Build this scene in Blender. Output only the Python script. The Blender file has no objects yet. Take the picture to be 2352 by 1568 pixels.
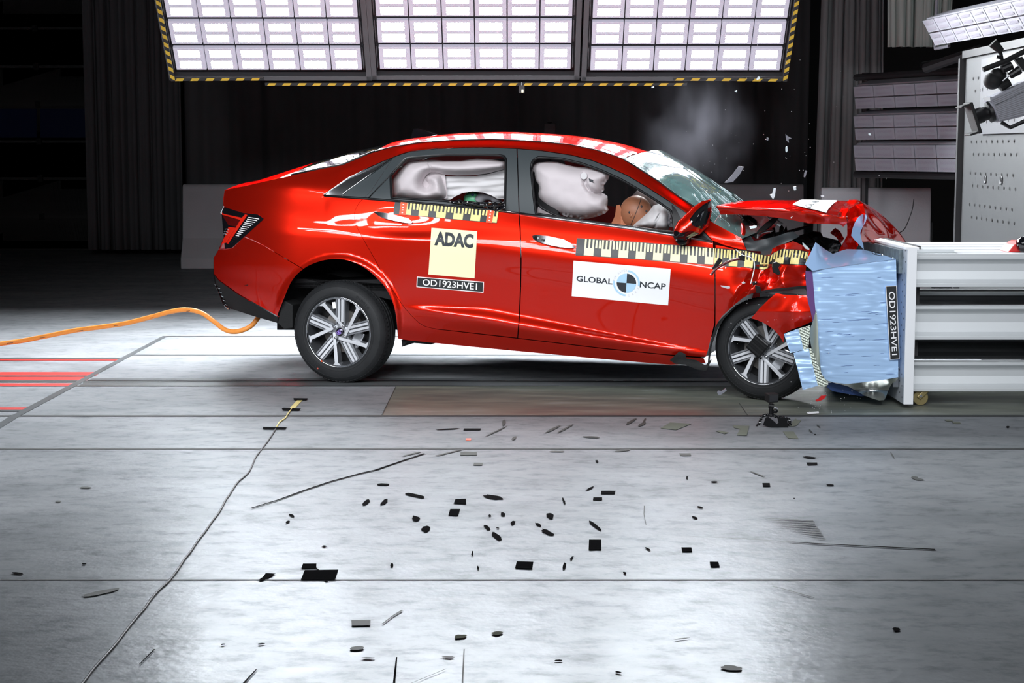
import bpy, bmesh, math, random
from math import sin, cos, tan, atan, atan2, pi, sqrt, radians, floor as ifloor
from mathutils import Vector, Matrix, noise, geometry
random.seed(7)
C = bpy.context.scene.collection
sc = bpy.context.scene

# ---------------------------------------------------------------- camera
FPX, CX, CY, CAMH = 3900.0, 1176.0, 784.0, 1.41
CAM = Vector((0, -10, CAMH))
TILT = atan(440 / FPX)
cam_data = bpy.data.cameras.new('camera')
cam_data.sensor_width = 36
cam_data.lens = 36 * FPX / 2352
cam_data.clip_end = 200
cam = bpy.data.objects.new('camera', cam_data)
C.objects.link(cam)
cam.location = CAM
cam.rotation_euler = (pi / 2 - TILT, 0, 0)
sc.camera = cam

# ---------------------------------------------------------------- world, exposure
w = bpy.data.worlds.new('hall')
sc.world = w
w.use_nodes = True
w.node_tree.nodes['Background'].inputs[0].default_value = (0.55, 0.6, 0.7, 1)
w.node_tree.nodes['Background'].inputs[1].default_value = 0.012
sc.view_settings.view_transform = 'Standard'
sc.view_settings.look = 'None'
sc.view_settings.gamma = 1
sc.view_settings.use_curve_mapping = False
sc.view_settings.exposure = 0.0

# ---------------------------------------------------------------- the hall's other light arrays (behind and above the photographer), then added fill
def area_lamp(name, loc, target, sx, sy, watts, col=(0.93, 0.96, 1.0), spread=180):
    l = bpy.data.lights.new(name, 'AREA')
    l.shape = 'RECTANGLE'
    l.size, l.size_y = sx, sy
    l.energy = watts
    l.color = col
    l.spread = radians(spread)
    o = bpy.data.objects.new(name, l)
    C.objects.link(o)
    o.location = loc
    o.rotation_euler = (Vector(target) - Vector(loc)).to_track_quat('-Z', 'Y').to_euler()
    return o

RIG_W = 3.1
for i in range(6):
    for j in range(6):
        x = -7.2 + 1.9 * i
        area_lamp('ceiling_light_strip', (x, -9.2 + 0.42 * j, 4.3 + 0.33 * j), (max(-1.8, min(2.2, x * .7 + .6)), -0.3, 0.55 + .03 * j), 1.62, 0.25, RIG_W, spread=48)
# dim fill lamps, no real fixtures, added to brighten the far curtains and barriers
BACK_FILL_W = 20
for x in (-1.0, 4.5):
    area_lamp('added_back_fill', (x, -10.6, 3.2), (x * 1.5, 12, 1.0), 0.8, 0.8, BACK_FILL_W, spread=50)

# ---------------------------------------------------------------- helpers
FWD = Vector((0, cos(TILT), -sin(TILT)))
UPV = Vector((0, sin(TILT), cos(TILT)))

def ray(px, py):
    return Vector(((px - CX) / FPX, 0, 0)) + FWD - UPV * ((py - CY) / FPX)

def G(px, py, z=0.0):                      # a point of the horizontal plane z
    r = ray(px, py)
    return CAM + r * ((z - CAM.z) / r.z)

def D(px, py, d):                          # a point of the upright plane at distance d from the photographer
    r = ray(px, py)
    return CAM + r * (d / r.y)

PSI = radians(16.8)                        # the car has been turned by the impact
AH = Vector((cos(PSI), -sin(PSI), 0))
BH = Vector((sin(PSI), cos(PSI), 0))
O0 = D(776, 763, 10.2)
O0.z = 0

def B(px, py, b):                          # a point b metres inside the near side of the car
    r = ray(px, py)
    return CAM + r * ((b + (O0 - CAM).dot(BH)) / r.dot(BH))

def lab(o, label, cat, group=None, kind=None):
    if label: o['label'] = label
    if cat: o['category'] = cat
    if group: o['group'] = group
    if kind: o['kind'] = kind
    return o

def empty(name, loc, label=None, cat=None, group=None):
    o = bpy.data.objects.new(name, None)
    C.objects.link(o)
    o.location = loc
    o.empty_display_size = 0.1
    return lab(o, label, cat, group)

def world_of(o):
    return o.matrix_basis.copy() if o.parent is None else world_of(o.parent) @ o.matrix_parent_inverse @ o.matrix_basis

def link(o, parent):                       # vertices stay in hall coordinates under any parent
    C.objects.link(o)
    if parent is not None:
        o.parent = parent
        o.matrix_parent_inverse = world_of(parent).inverted()
    return o

def mesh_obj(name, verts, faces, mats, parent=None, smooth=False, fmat=None, normals=None, uvs=None):
    me = bpy.data.meshes.new(name)
    me.from_pydata([tuple(v) for v in verts], [], faces)
    if not isinstance(mats, (list, tuple)): mats = [mats]
    for m in mats: me.materials.append(m)
    if fmat: me.polygons.foreach_set('material_index', fmat)
    if smooth:
        me.polygons.foreach_set('use_smooth', [True] * len(me.polygons))
    if uvs:
        ul = me.uv_layers.new(name='UV')
        for lp in me.loops: ul.data[lp.index].uv = uvs[lp.vertex_index]
    me.update()
    if normals:
        me.polygons.foreach_set('use_smooth', [True] * len(me.polygons))
        me.normals_split_custom_set_from_vertices([tuple(n) for n in normals])
    o = bpy.data.objects.new(name, me)
    return link(o, parent)

class MB:                                  # collects shapes that become ONE mesh
    def __init__(self): self.v, self.f, self.m = [], [], []
    def add(self, verts, faces, mi=0):
        n = len(self.v)
        self.v += [Vector(v) for v in verts]
        self.f += [tuple(i + n for i in f) for f in faces]
        self.m += [mi] * len(faces)
        return self
    def box(self, c, s, M=None, mi=0):
        x, y, z = (k / 2 for k in s)
        vs = [Vector((i * x, j * y, k * z)) for i in (-1, 1) for j in (-1, 1) for k in (-1, 1)]
        if M is not None: vs = [M @ v for v in vs]
        vs = [Vector(c) + v for v in vs]
        return self.add(vs, [(0, 1, 3, 2), (4, 6, 7, 5), (0, 4, 5, 1), (2, 3, 7, 6), (0, 2, 6, 4), (1, 5, 7, 3)], mi)
    def hexa(self, q0, q1, mi=0):          # two quads joined
        return self.add(list(q0) + list(q1), [(3, 2, 1, 0), (4, 5, 6, 7), (0, 1, 5, 4), (1, 2, 6, 5), (2, 3, 7, 6), (3, 0, 4, 7)], mi)
    def tube(self, pts, r, seg=10, mi=0, caps=True):
        pts = [Vector(p) for p in pts]
        n = len(pts)
        rs = r if isinstance(r, (list, tuple)) else [r] * n
        vs, fs = [], []
        up = None
        for i, p in enumerate(pts):
            t = (pts[min(i + 1, n - 1)] - pts[max(i - 1, 0)])
            t = t.normalized() if t.length > 1e-9 else Vector((0, 0, 1))
            if up is None:
                up = Vector((0, 0, 1)) if abs(t.z) < 0.9 else Vector((1, 0, 0))
            a = t.cross(up).normalized()
            up = a.cross(t).normalized()
            for k in range(seg):
                q = 2 * pi * k / seg
                vs.append(p + (a * cos(q) + up * sin(q)) * rs[i])
        for i in range(n - 1):
            for k in range(seg):
                k2 = (k + 1) % seg
                fs.append((i * seg + k, i * seg + k2, (i + 1) * seg + k2, (i + 1) * seg + k))
        if caps:
            fs.append(tuple(range(seg - 1, -1, -1)))
            fs.append(tuple((n - 1) * seg + k for k in range(seg)))
        return self.add(vs, fs, mi)
    def lathe(self, prof, seg=32, M=None, mi=0, a0=0, a1=2 * pi):   # profile (r, h) about local z
        full = abs(a1 - a0 - 2 * pi) < 1e-6
        vs, fs = [], []
        ns = seg if full else seg + 1
        for k in range(ns):
            q = a0 + (a1 - a0) * k / seg
            for r, h in prof:
                v = Vector((r * cos(q), r * sin(q), h))
                vs.append(M @ v if M is not None else v)
        m = len(prof)
        for k in range(seg):
            k2 = (k + 1) % ns
            for i in range(m - 1):
                fs.append((k * m + i, k2 * m + i, k2 * m + i + 1, k * m + i + 1))
        return self.add(vs, fs, mi)
    def prism(self, poly, d, mi=0):        # 3-D polygon extruded by vector d
        n = len(poly)
        vs = [Vector(p) for p in poly] + [Vector(p) + d for p in poly]
        fs = [tuple(range(n)), tuple(range(2 * n - 1, n - 1, -1))]
        fs += [(i, i + n, (i + 1) % n + n, (i + 1) % n) for i in range(n)]
        return self.add(vs, fs, mi)
    def grid(self, fn, nu, nv, mi=0):
        vs = [fn(i / nu, j / nv) for j in range(nv + 1) for i in range(nu + 1)]
        fs = [(j * (nu + 1) + i, j * (nu + 1) + i + 1, (j + 1) * (nu + 1) + i + 1, (j + 1) * (nu + 1) + i) for j in range(nv) for i in range(nu)]
        return self.add(vs, fs, mi)
    def ball(self, c, rx, ry=None, rz=None, seg=20, rings=12, M=None, mi=0):
        ry = rx if ry is None else ry
        rz = rx if rz is None else rz
        def fn(u, v):
            p = Vector((rx * cos(2 * pi * u) * sin(pi * v), ry * sin(2 * pi * u) * sin(pi * v), rz * cos(pi * v)))
            return Vector(c) + (M @ p if M is not None else p)
        return self.grid(fn, seg, rings, mi)
    def build(self, name, mats, parent=None, smooth=False, bevel=0, fix=True, auto=None):
        o = mesh_obj(name, self.v, self.f, mats, parent, smooth, self.m)
        if fix:
            bm = bmesh.new(); bm.from_mesh(o.data)
            if smooth: bmesh.ops.remove_doubles(bm, verts=bm.verts, dist=1e-5)
            bmesh.ops.recalc_face_normals(bm, faces=bm.faces)
            bm.to_mesh(o.data); bm.free()
        if auto: o.data.set_sharp_from_angle(angle=radians(auto))
        if bevel:
            b = o.modifiers.new('bevel', 'BEVEL'); b.width = bevel; b.segments = 2; b.limit_method = 'ANGLE'
        return o

# ---- curves
def pchip(pts):
    xs = [p[0] for p in pts]; ys = [p[1] for p in pts]
    n = len(xs)
    h = [max(xs[i + 1] - xs[i], 1e-6) for i in range(n - 1)]
    dl = [(ys[i + 1] - ys[i]) / h[i] for i in range(n - 1)]
    m = [0.0] * n
    if n == 2: m = [dl[0], dl[0]]
    else:
        m[0], m[-1] = dl[0], dl[-1]
        for i in range(1, n - 1):
            if dl[i - 1] * dl[i] > 0:
                w1 = 2 * h[i] + h[i - 1]; w2 = h[i] + 2 * h[i - 1]
                m[i] = (w1 + w2) / (w1 / dl[i - 1] + w2 / dl[i])
    def f(x):
        if x <= xs[0]: return ys[0] + m[0] * (x - xs[0])
        if x >= xs[-1]: return ys[-1] + m[-1] * (x - xs[-1])
        lo, hi = 0, n - 1
        while hi - lo > 1:
            md = (lo + hi) // 2
            if xs[md] <= x: lo = md
            else: hi = md
        t = (x - xs[lo]) / h[lo]
        t2, t3 = t * t, t * t * t
        return (2 * t3 - 3 * t2 + 1) * ys[lo] + (t3 - 2 * t2 + t) * h[lo] * m[lo] + (-2 * t3 + 3 * t2) * ys[lo + 1] + (t3 - t2) * h[lo] * m[lo + 1]
    return f

def lerp_path(pts):                        # (x, y) polyline -> y(x)
    def f(x):
        if x <= pts[0][0]: return pts[0][1]
        for a, b in zip(pts, pts[1:]):
            if x <= b[0]: return a[1] + (b[1] - a[1]) * (x - a[0]) / max(b[0] - a[0], 1e-9)
        return pts[-1][1]
    return f

def catmull(pts, n=8, closed=False):
    P = [Vector(p) for p in pts]; out = []; k = len(P)
    for i in range(k if closed else k - 1):
        if closed: a, b, c, d = P[i - 1], P[i], P[(i + 1) % k], P[(i + 2) % k]
        else: a, b, c, d = P[max(i - 1, 0)], P[i], P[i + 1], P[min(i + 2, k - 1)]
        for j in range(n):
            t = j / n
            out.append(0.5 * (2 * b + (c - a) * t + (2 * a - 5 * b + 4 * c - d) * t * t + (3 * b - a - 3 * c + d) * t ** 3))
    if not closed: out.append(P[-1])
    return out

def inside(p, poly):
    x, y = p; c = False; n = len(poly); j = n - 1
    for i in range(n):
        xi, yi = poly[i]; xj, yj = poly[j]
        if (yi > y) != (yj > y) and x < (xj - xi) * (y - yi) / (yj - yi) + xi: c = not c
        j = i
    return c

def seg_d(p, a, b):
    ax, ay = a; bx, by = b; px, py = p
    dx, dy = bx - ax, by - ay
    L = dx * dx + dy * dy
    t = 0 if L < 1e-12 else max(0, min(1, ((px - ax) * dx + (py - ay) * dy) / L))
    return sqrt((ax + t * dx - px) ** 2 + (ay + t * dy - py) ** 2)

def poly_d(p, poly):
    return min(seg_d(p, poly[i - 1], poly[i]) for i in range(len(poly)))

def resample(poly, s):
    out = []
    for i in range(len(poly)):
        a, b = poly[i], poly[(i + 1) % len(poly)]
        L = sqrt((b[0] - a[0]) ** 2 + (b[1] - a[1]) ** 2)
        n = max(1, int(L / s))
        for k in range(n):
            out.append((a[0] + (b[0] - a[0]) * k / n, a[1] + (b[1] - a[1]) * k / n))
    return out

def area2(poly):
    return sum(poly[i - 1][0] * poly[i][1] - poly[i][0] * poly[i - 1][1] for i in range(len(poly)))

def shrink(poly, d):
    if abs(d) < 1e-9: return poly
    s = 1 if area2(poly) > 0 else -1
    n = len(poly); out = []
    for i in range(n):
        a, b, c = poly[i - 1], poly[i], poly[(i + 1) % n]
        e1 = Vector((b[0] - a[0], b[1] - a[1])); e2 = Vector((c[0] - b[0], c[1] - b[1]))
        if e1.length < 1e-9 or e2.length < 1e-9: out.append(b); continue
        e1.normalize(); e2.normalize()
        nn = Vector((-e1.y - e2.y, e1.x + e2.x)) * s
        if nn.length < 1e-6: out.append(b); continue
        nn.normalize()
        k = d / max(0.5, abs(nn.dot(Vector((-e1.y, e1.x)))))
        out.append((b[0] + nn.x * k, b[1] + nn.y * k))
    return out

def sheet(name, poly, depth, mat, parent, sp=6, rim=0.012, holes=(), gap=0.7, P=B, smooth=True, flip=False, fmats=None, back=False):
    """A panel: outline in the side view, depth(px, py) metres inside, turned-in rim."""
    poly = shrink([tuple(p) for p in poly], gap)
    loops = [resample(poly, sp)] + [resample([tuple(q) for q in h], sp) for h in holes]
    pts, edges, ring = [], [], []
    for lp in loops:
        n0 = len(pts); pts += lp
        edges += [(n0 + i, n0 + (i + 1) % len(lp)) for i in range(len(lp))]
        ring.append((n0, len(lp)))
    x0 = min(p[0] for p in poly); x1 = max(p[0] for p in poly); y0 = min(p[1] for p in poly); y1 = max(p[1] for p in poly)
    gy = sp * 0.9
    for i in range(int((x1 - x0) / sp) + 1):
        for j in range(int((y1 - y0) / gy) + 1):
            p = (x0 + (i + 0.5 * (j % 2)) * sp, y0 + j * gy)
            if inside(p, loops[0]) and not any(inside(p, h) for h in loops[1:]):
                if all(poly_d(p, l) > sp * 0.45 for l in loops): pts.append(p)
    res = geometry.delaunay_2d_cdt([Vector(p) for p in pts], edges, [], 0, 1e-4)
    v2, fc = res[0], res[2]
    orig = res[3]
    tri = []
    for f in fc:
        c = (sum(v2[i].x for i in f) / len(f), sum(v2[i].y for i in f) / len(f))
        if inside(c, loops[0]) and not any(inside(c, h) for h in loops[1:]): tri.append(tuple(f))
    W = lambda x, y: P(x, y, depth(x, y))
    V, N = [], []
    for v in v2:
        p = W(v.x, v.y)
        n = (W(v.x + 0.6, v.y) - W(v.x - 0.6, v.y)).cross(W(v.x, v.y - 0.6) - W(v.x, v.y + 0.6))
        n = n.normalized() if n.length > 0 else -BH
        if n.dot(p - CAM) > 0: n = -n
        V.append(p); N.append(n)
    faces = []
    for f in tri:
        fn = (V[f[1]] - V[f[0]]).cross(V[f[2]] - V[f[0]])
        faces.append(f if fn.dot(V[f[0]] - CAM) < 0 else f[::-1])
    nf = len(faces)
    if rim:
        for n0, k in ring:
            for i in range(k):
                a = pts[n0 + i]; b = pts[n0 + (i + 1) % k]
                A, Bp = W(*a), W(*b)
                A2, B2 = P(a[0], a[1], depth(*a) + rim), P(b[0], b[1], depth(*b) + rim)
                q = len(V); V += [A, Bp, B2, A2]
                fn = (Bp - A).cross(A2 - A)
                fn = fn.normalized() if fn.length > 0 else BH
                N += [fn] * 4; faces.append((q, q + 1, q + 2, q + 3))
    if back:
        q = len(V)
        for v, n in zip(v2, list(N[:len(v2)])):
            V.append(P(v.x, v.y, depth(v.x, v.y) + rim)); N.append(-n)
        faces += [tuple(i + q for i in f[::-1]) for f in faces[:nf]]
    fm = None
    if fmats:
        fm = [fmats(sum(v2[i].x for i in f) / 3, sum(v2[i].y for i in f) / 3) for f in tri] + [0] * (len(faces) - nf)
    return mesh_obj(name, V, faces, mat, parent, normals=N if smooth else None, fmat=fm)

# ---- text laid out flat, then mapped onto a surface
def text_flat(s, bold=0.0, ext=0, res=3):
    cu = bpy.data.curves.new('t', 'FONT')
    cu.body = s; cu.offset = bold; cu.resolution_u = res
    o = bpy.data.objects.new('t', cu); C.objects.link(o)
    dg = bpy.context.evaluated_depsgraph_get()
    me = bpy.data.meshes.new_from_object(o.evaluated_get(dg))
    vs = [(v.co.x, v.co.y) for v in me.vertices]; fs = [tuple(p.vertices) for p in me.polygons]
    bpy.data.objects.remove(o); bpy.data.curves.remove(cu); bpy.data.meshes.remove(me)
    x0 = min(v[0] for v in vs); x1 = max(v[0] for v in vs); y0 = min(v[1] for v in vs); y1 = max(v[1] for v in vs)
    return [((x - x0) / (x1 - x0), (y - y0) / (y1 - y0)) for x, y in vs], fs

def bil(q, u, v):                          # q: top-left, top-right, bottom-right, bottom-left; v up
    tl, tr, br, bl = q
    return ((tl[0] * (1 - u) + tr[0] * u) * v + (bl[0] * (1 - u) + br[0] * u) * (1 - v),
            (tl[1] * (1 - u) + tr[1] * u) * v + (bl[1] * (1 - u) + br[1] * u) * (1 - v))

def text_on(mb, s, quad, fn, bold=0.0, mi=0, fine=6.0):
    vs, fs = text_flat(s, bold)
    pts = [bil(quad, u, v) for u, v in vs]
    out = []
    def cut(a, b, c):                      # small pieces, so that letters follow the curved panel
        e = [((a[0] - b[0]) ** 2 + (a[1] - b[1]) ** 2, 0), ((b[0] - c[0]) ** 2 + (b[1] - c[1]) ** 2, 1), ((c[0] - a[0]) ** 2 + (c[1] - a[1]) ** 2, 2)]
        L, k = max(e)
        if L < fine * fine: out.append((a, b, c)); return
        t = (a, b, c); p, q, r = t[k], t[(k + 1) % 3], t[(k + 2) % 3]
        m = ((p[0] + q[0]) / 2, (p[1] + q[1]) / 2)
        cut(p, m, r); cut(m, q, r)
    for f in fs:
        for i in range(1, len(f) - 1): cut(pts[f[0]], pts[f[i]], pts[f[i + 1]])
    V, Fc = [], []
    for t in out:
        n = len(V); V += [fn(*p) for p in t]; Fc.append((n, n + 1, n + 2))
    mb.add(V, Fc, mi)

def sub(q, u0, v0, u1, v1):                # part of a quad; v measured upwards
    return [bil(q, u0, v1), bil(q, u1, v1), bil(q, u1, v0), bil(q, u0, v0)]

# ---------------------------------------------------------------- materials
def mat(name, col, rough=0.5, metal=0.0, coat=0.0, spec=0.5, emit=None, es=1.0, alpha=1.0, noise_amt=0.0, noise_scale=8.0, bump=0.0, bump_scale=40.0, stretch=(1, 1, 1), trans=0.0, sheen=0.0):
    m = bpy.data.materials.new(name)
    m.use_nodes = True
    nt = m.node_tree
    b = nt.nodes['Principled BSDF']
    b.inputs['Base Color'].default_value = (*col, 1)
    b.inputs['Roughness'].default_value = rough
    b.inputs['Metallic'].default_value = metal
    b.inputs['Coat Weight'].default_value = coat
    b.inputs['Coat Roughness'].default_value = 0.02
    b.inputs['Specular IOR Level'].default_value = spec
    b.inputs['Alpha'].default_value = alpha
    b.inputs['Transmission Weight'].default_value = trans
    b.inputs['Sheen Weight'].default_value = sheen
    if emit:
        b.inputs['Emission Color'].default_value = (*emit, 1)
        b.inputs['Emission Strength'].default_value = es
    if noise_amt or bump:
        tc = nt.nodes.new('ShaderNodeTexCoord')
        mp = nt.nodes.new('ShaderNodeMapping')
        mp.inputs['Scale'].default_value = stretch
        nt.links.new(tc.outputs['Object'], mp.inputs[0])
        if noise_amt:
            n = nt.nodes.new('ShaderNodeTexNoise')
            n.inputs['Scale'].default_value = noise_scale
            n.inputs['Detail'].default_value = 5
            nt.links.new(mp.outputs[0], n.inputs[0])
            mx = nt.nodes.new('ShaderNodeMix'); mx.data_type = 'RGBA'
            mx.inputs[6].default_value = (*[c * (1 - noise_amt) for c in col], 1)
            mx.inputs[7].default_value = (*[min(1, c * (1 + noise_amt)) for c in col], 1)
            nt.links.new(n.outputs[0], mx.inputs[0])
            nt.links.new(mx.outputs[2], b.inputs['Base Color'])
        if bump:
            n2 = nt.nodes.new('ShaderNodeTexNoise')
            n2.inputs['Scale'].default_value = bump_scale
            n2.inputs['Detail'].default_value = 3
            nt.links.new(mp.outputs[0], n2.inputs[0])
            bp = nt.nodes.new('ShaderNodeBump')
            bp.inputs['Strength'].default_value = bump
            bp.inputs['Distance'].default_value = 0.01
            nt.links.new(n2.outputs[0], bp.inputs['Height'])
            nt.links.new(bp.outputs[0], b.inputs['Normal'])
    return m

M = {}
M['paint'] = mat('red_pearl_paint', (0.70, 0.017, 0.006), rough=0.36, metal=0.78, coat=1.0, spec=0.0)
M['paint'].node_tree.nodes['Principled BSDF'].inputs['Specular Tint'].default_value = (0.55, 0.02, 0.01, 1)
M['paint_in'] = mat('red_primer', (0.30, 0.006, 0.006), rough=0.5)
M['black'] = mat('black_plastic', (0.007, 0.007, 0.008), rough=0.4, spec=0.3)
M['blackmatt'] = mat('matt_black_plastic', (0.008, 0.0085, 0.009), rough=0.7, spec=0.3, bump=0.15, bump_scale=300)
M['gloss'] = mat('gloss_black', (0.006, 0.006, 0.008), rough=0.06, coat=1.0)
M['frame'] = mat('grey_window_frame', (0.045, 0.055, 0.06), rough=0.45)
M['chrome'] = mat('bright_trim', (0.75, 0.77, 0.8), rough=0.12, metal=1.0)
M['satin'] = mat('satin_metal', (0.45, 0.46, 0.48), rough=0.28, metal=1.0)
M['rubber'] = mat('tyre_rubber', (0.015, 0.016, 0.0175), rough=0.6, spec=0.28, noise_amt=0.35, noise_scale=14)
M['alloy'] = mat('machined_alloy', (0.74, 0.76, 0.80), rough=0.34, metal=0.45)
M['alloydark'] = mat('painted_alloy', (0.22, 0.23, 0.25), rough=0.35, metal=0.4)
M['barrel'] = mat('dark_rim_barrel', (0.10, 0.105, 0.115), rough=0.35, metal=0.5)
M['disc'] = mat('brake_steel', (0.16, 0.15, 0.14), rough=0.45, metal=0.8)
M['airbag'] = mat('airbag_cloth', (0.62, 0.565, 0.585), rough=0.75, bump=0.05, bump_scale=60, sheen=0.2)
M['sheetcloth'] = mat('white_cloth', (0.66, 0.65, 0.66), rough=0.8)
M['skin'] = mat('dummy_vinyl', (0.33, 0.135, 0.07), rough=0.5)
M['skin2'] = mat('dummy_neck_rubber', (0.46, 0.17, 0.085), rough=0.55)
M['green'] = mat('green_paint', (0.10, 0.42, 0.22), rough=0.35)
M['grey'] = mat('grey_cloth', (0.22, 0.22, 0.24), rough=0.8)
M['glass'] = mat('clear_shard', (0.75, 0.85, 0.88), rough=0.15, alpha=0.55, spec=0.8)
M['windscreen'] = mat('crazed_windscreen', (0.16, 0.31, 0.30), rough=0.07, alpha=0.8, spec=0.6, coat=1.0, noise_amt=0.5, noise_scale=9, stretch=(1, 1, 3))
M['rearglass'] = mat('dark_glass', (0.012, 0.014, 0.015), rough=0.03, coat=1.0)
M['yellow'] = mat('yellow_film', (0.86, 0.74, 0.28), rough=0.45)
M['paleyellow'] = mat('pale_yellow_film', (0.88, 0.84, 0.52), rough=0.45)
M['tapeblack'] = mat('black_film', (0.018, 0.02, 0.022), rough=0.4)
M['white'] = mat('white_film', (0.86, 0.88, 0.9), rough=0.4)
M['ink'] = mat('dark_ink', (0.025, 0.032, 0.04), rough=0.5)
M['letter'] = mat('white_ink', (0.9, 0.9, 0.92), rough=0.5)
M['skyblue'] = mat('light_blue_ink', (0.42, 0.66, 0.86), rough=0.5)
M['greyink'] = mat('pale_grey_ink', (0.62, 0.62, 0.66), rough=0.5)
M['orangered'] = mat('orange_red_film', (0.80, 0.09, 0.02), rough=0.5)
M['lamp_red'] = mat('red_lens', (0.75, 0.02, 0.008), rough=0.15, coat=1.0)
M['lamp_dark'] = mat('dark_red_lens', (0.10, 0.004, 0.004), rough=0.1, coat=1.0)
M['concrete'] = mat('grey_concrete', (0.42, 0.43, 0.455), rough=0.85, noise_amt=0.15, noise_scale=3, bump=0.2, bump_scale=60)
M['curtain'] = mat('dark_curtain', (0.10, 0.10, 0.107), rough=0.95, noise_amt=0.15, noise_scale=2)
M['curtain2'] = mat('grey_curtain', (0.22, 0.23, 0.235), rough=0.9, noise_amt=0.12, noise_scale=2)
M['curtain3'] = mat('pale_green_grey_curtain', (0.42, 0.46, 0.43), rough=0.9)
M['wall'] = mat('black_wall', (0.02, 0.02, 0.021), rough=0.9)
M['door'] = mat('dark_door', (0.04, 0.04, 0.04), rough=0.7)
M['doorglass'] = mat('dark_blue_pane', (0.012, 0.022, 0.08), rough=0.2)
M['rigframe'] = mat('grey_rig_steel', (0.07, 0.073, 0.077), rough=0.5, metal=0.2)
M['rigdark'] = mat('dark_rig_steel', (0.02, 0.02, 0.022), rough=0.6)
M['hazyellow'] = mat('hazard_yellow', (0.62, 0.44, 0.03), rough=0.6)
M['hazblack'] = mat('hazard_black', (0.012, 0.012, 0.012), rough=0.6)
M['alu'] = mat('white_beam_paint', (0.66, 0.69, 0.71), rough=0.38, metal=0.15)
M['plate'] = mat('steel_plate', (0.80, 0.85, 0.92), rough=0.22, metal=0.3)
M['plateedge'] = mat('scuffed_white_edge', (0.85, 0.87, 0.9), rough=0.5)
M['blue'] = mat('light_blue_foil', (0.44, 0.65, 0.95), rough=0.28, metal=0.2, bump=0.035, bump_scale=20, stretch=(0.15, 1, 14))
M['bluesheet'] = mat('light_blue_sheet', (0.40, 0.60, 0.92), rough=0.18, metal=0.3)
M['darkblue'] = mat('dark_blue_sheet', (0.06, 0.11, 0.30), rough=0.35)
M['silver'] = mat('silver_sheet', (0.62, 0.64, 0.62), rough=0.22, metal=1.0)
M['comb'] = mat('green_grey_foil', (0.50, 0.55, 0.48), rough=0.4, metal=0.4)
M['glue'] = mat('mottled_glue', (0.16, 0.20, 0.22), rough=0.4, noise_amt=0.9, noise_scale=22)
M['purple'] = mat('purple_sheet', (0.20, 0.10, 0.30), rough=0.25, metal=0.4)  # one even dark purple over the whole sheet
M['gold'] = mat('brass_steel', (0.32, 0.26, 0.12), rough=0.4, metal=0.6)
M['hose'] = mat('orange_hose', (0.86, 0.30, 0.05), rough=0.5, noise_amt=0.15, noise_scale=30)
M['cable'] = mat('grey_cable', (0.05, 0.053, 0.056), rough=0.6, spec=0.25)
M['tapefloor'] = mat('black_floor_tape', (0.012, 0.012, 0.013), rough=1, spec=0.0)
M['scuff'] = mat('dark_scuff', (0.018, 0.017, 0.018), rough=1, spec=0.0)
M['scuff2'] = mat('grey_scuff', (0.075, 0.08, 0.076), rough=0.7, spec=0.12)
M['scuff3'] = mat('olive_tape_residue', (0.20, 0.21, 0.175), rough=1, spec=0.0)
M['redline'] = mat('red_floor_paint', (0.55, 0.035, 0.03), rough=0.45, noise_amt=0.3, noise_scale=12, stretch=(1, 6, 1))
M['seam'] = mat('dark_joint', (0.03, 0.032, 0.033), rough=0.8)
M['steel'] = mat('worn_floor_steel', (0.26, 0.28, 0.29), rough=0.3, metal=0.6, noise_amt=0.35, noise_scale=9, stretch=(1, 8, 1))
M['rail'] = mat('polished_rail', (0.75, 0.77, 0.78), rough=0.2, metal=1.0)
M['peg'] = mat('grey_load_wall', (0.045, 0.048, 0.05), rough=0.55, noise_amt=0.08, noise_scale=4)
M['hole'] = mat('black_hole', (0.006, 0.006, 0.006), rough=0.9)
M['camgrey'] = mat('camera_grey', (0.22, 0.225, 0.26), rough=0.5)
M['redbracket'] = mat('red_painted_steel', (0.62, 0.02, 0.02), rough=0.4)

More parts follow.
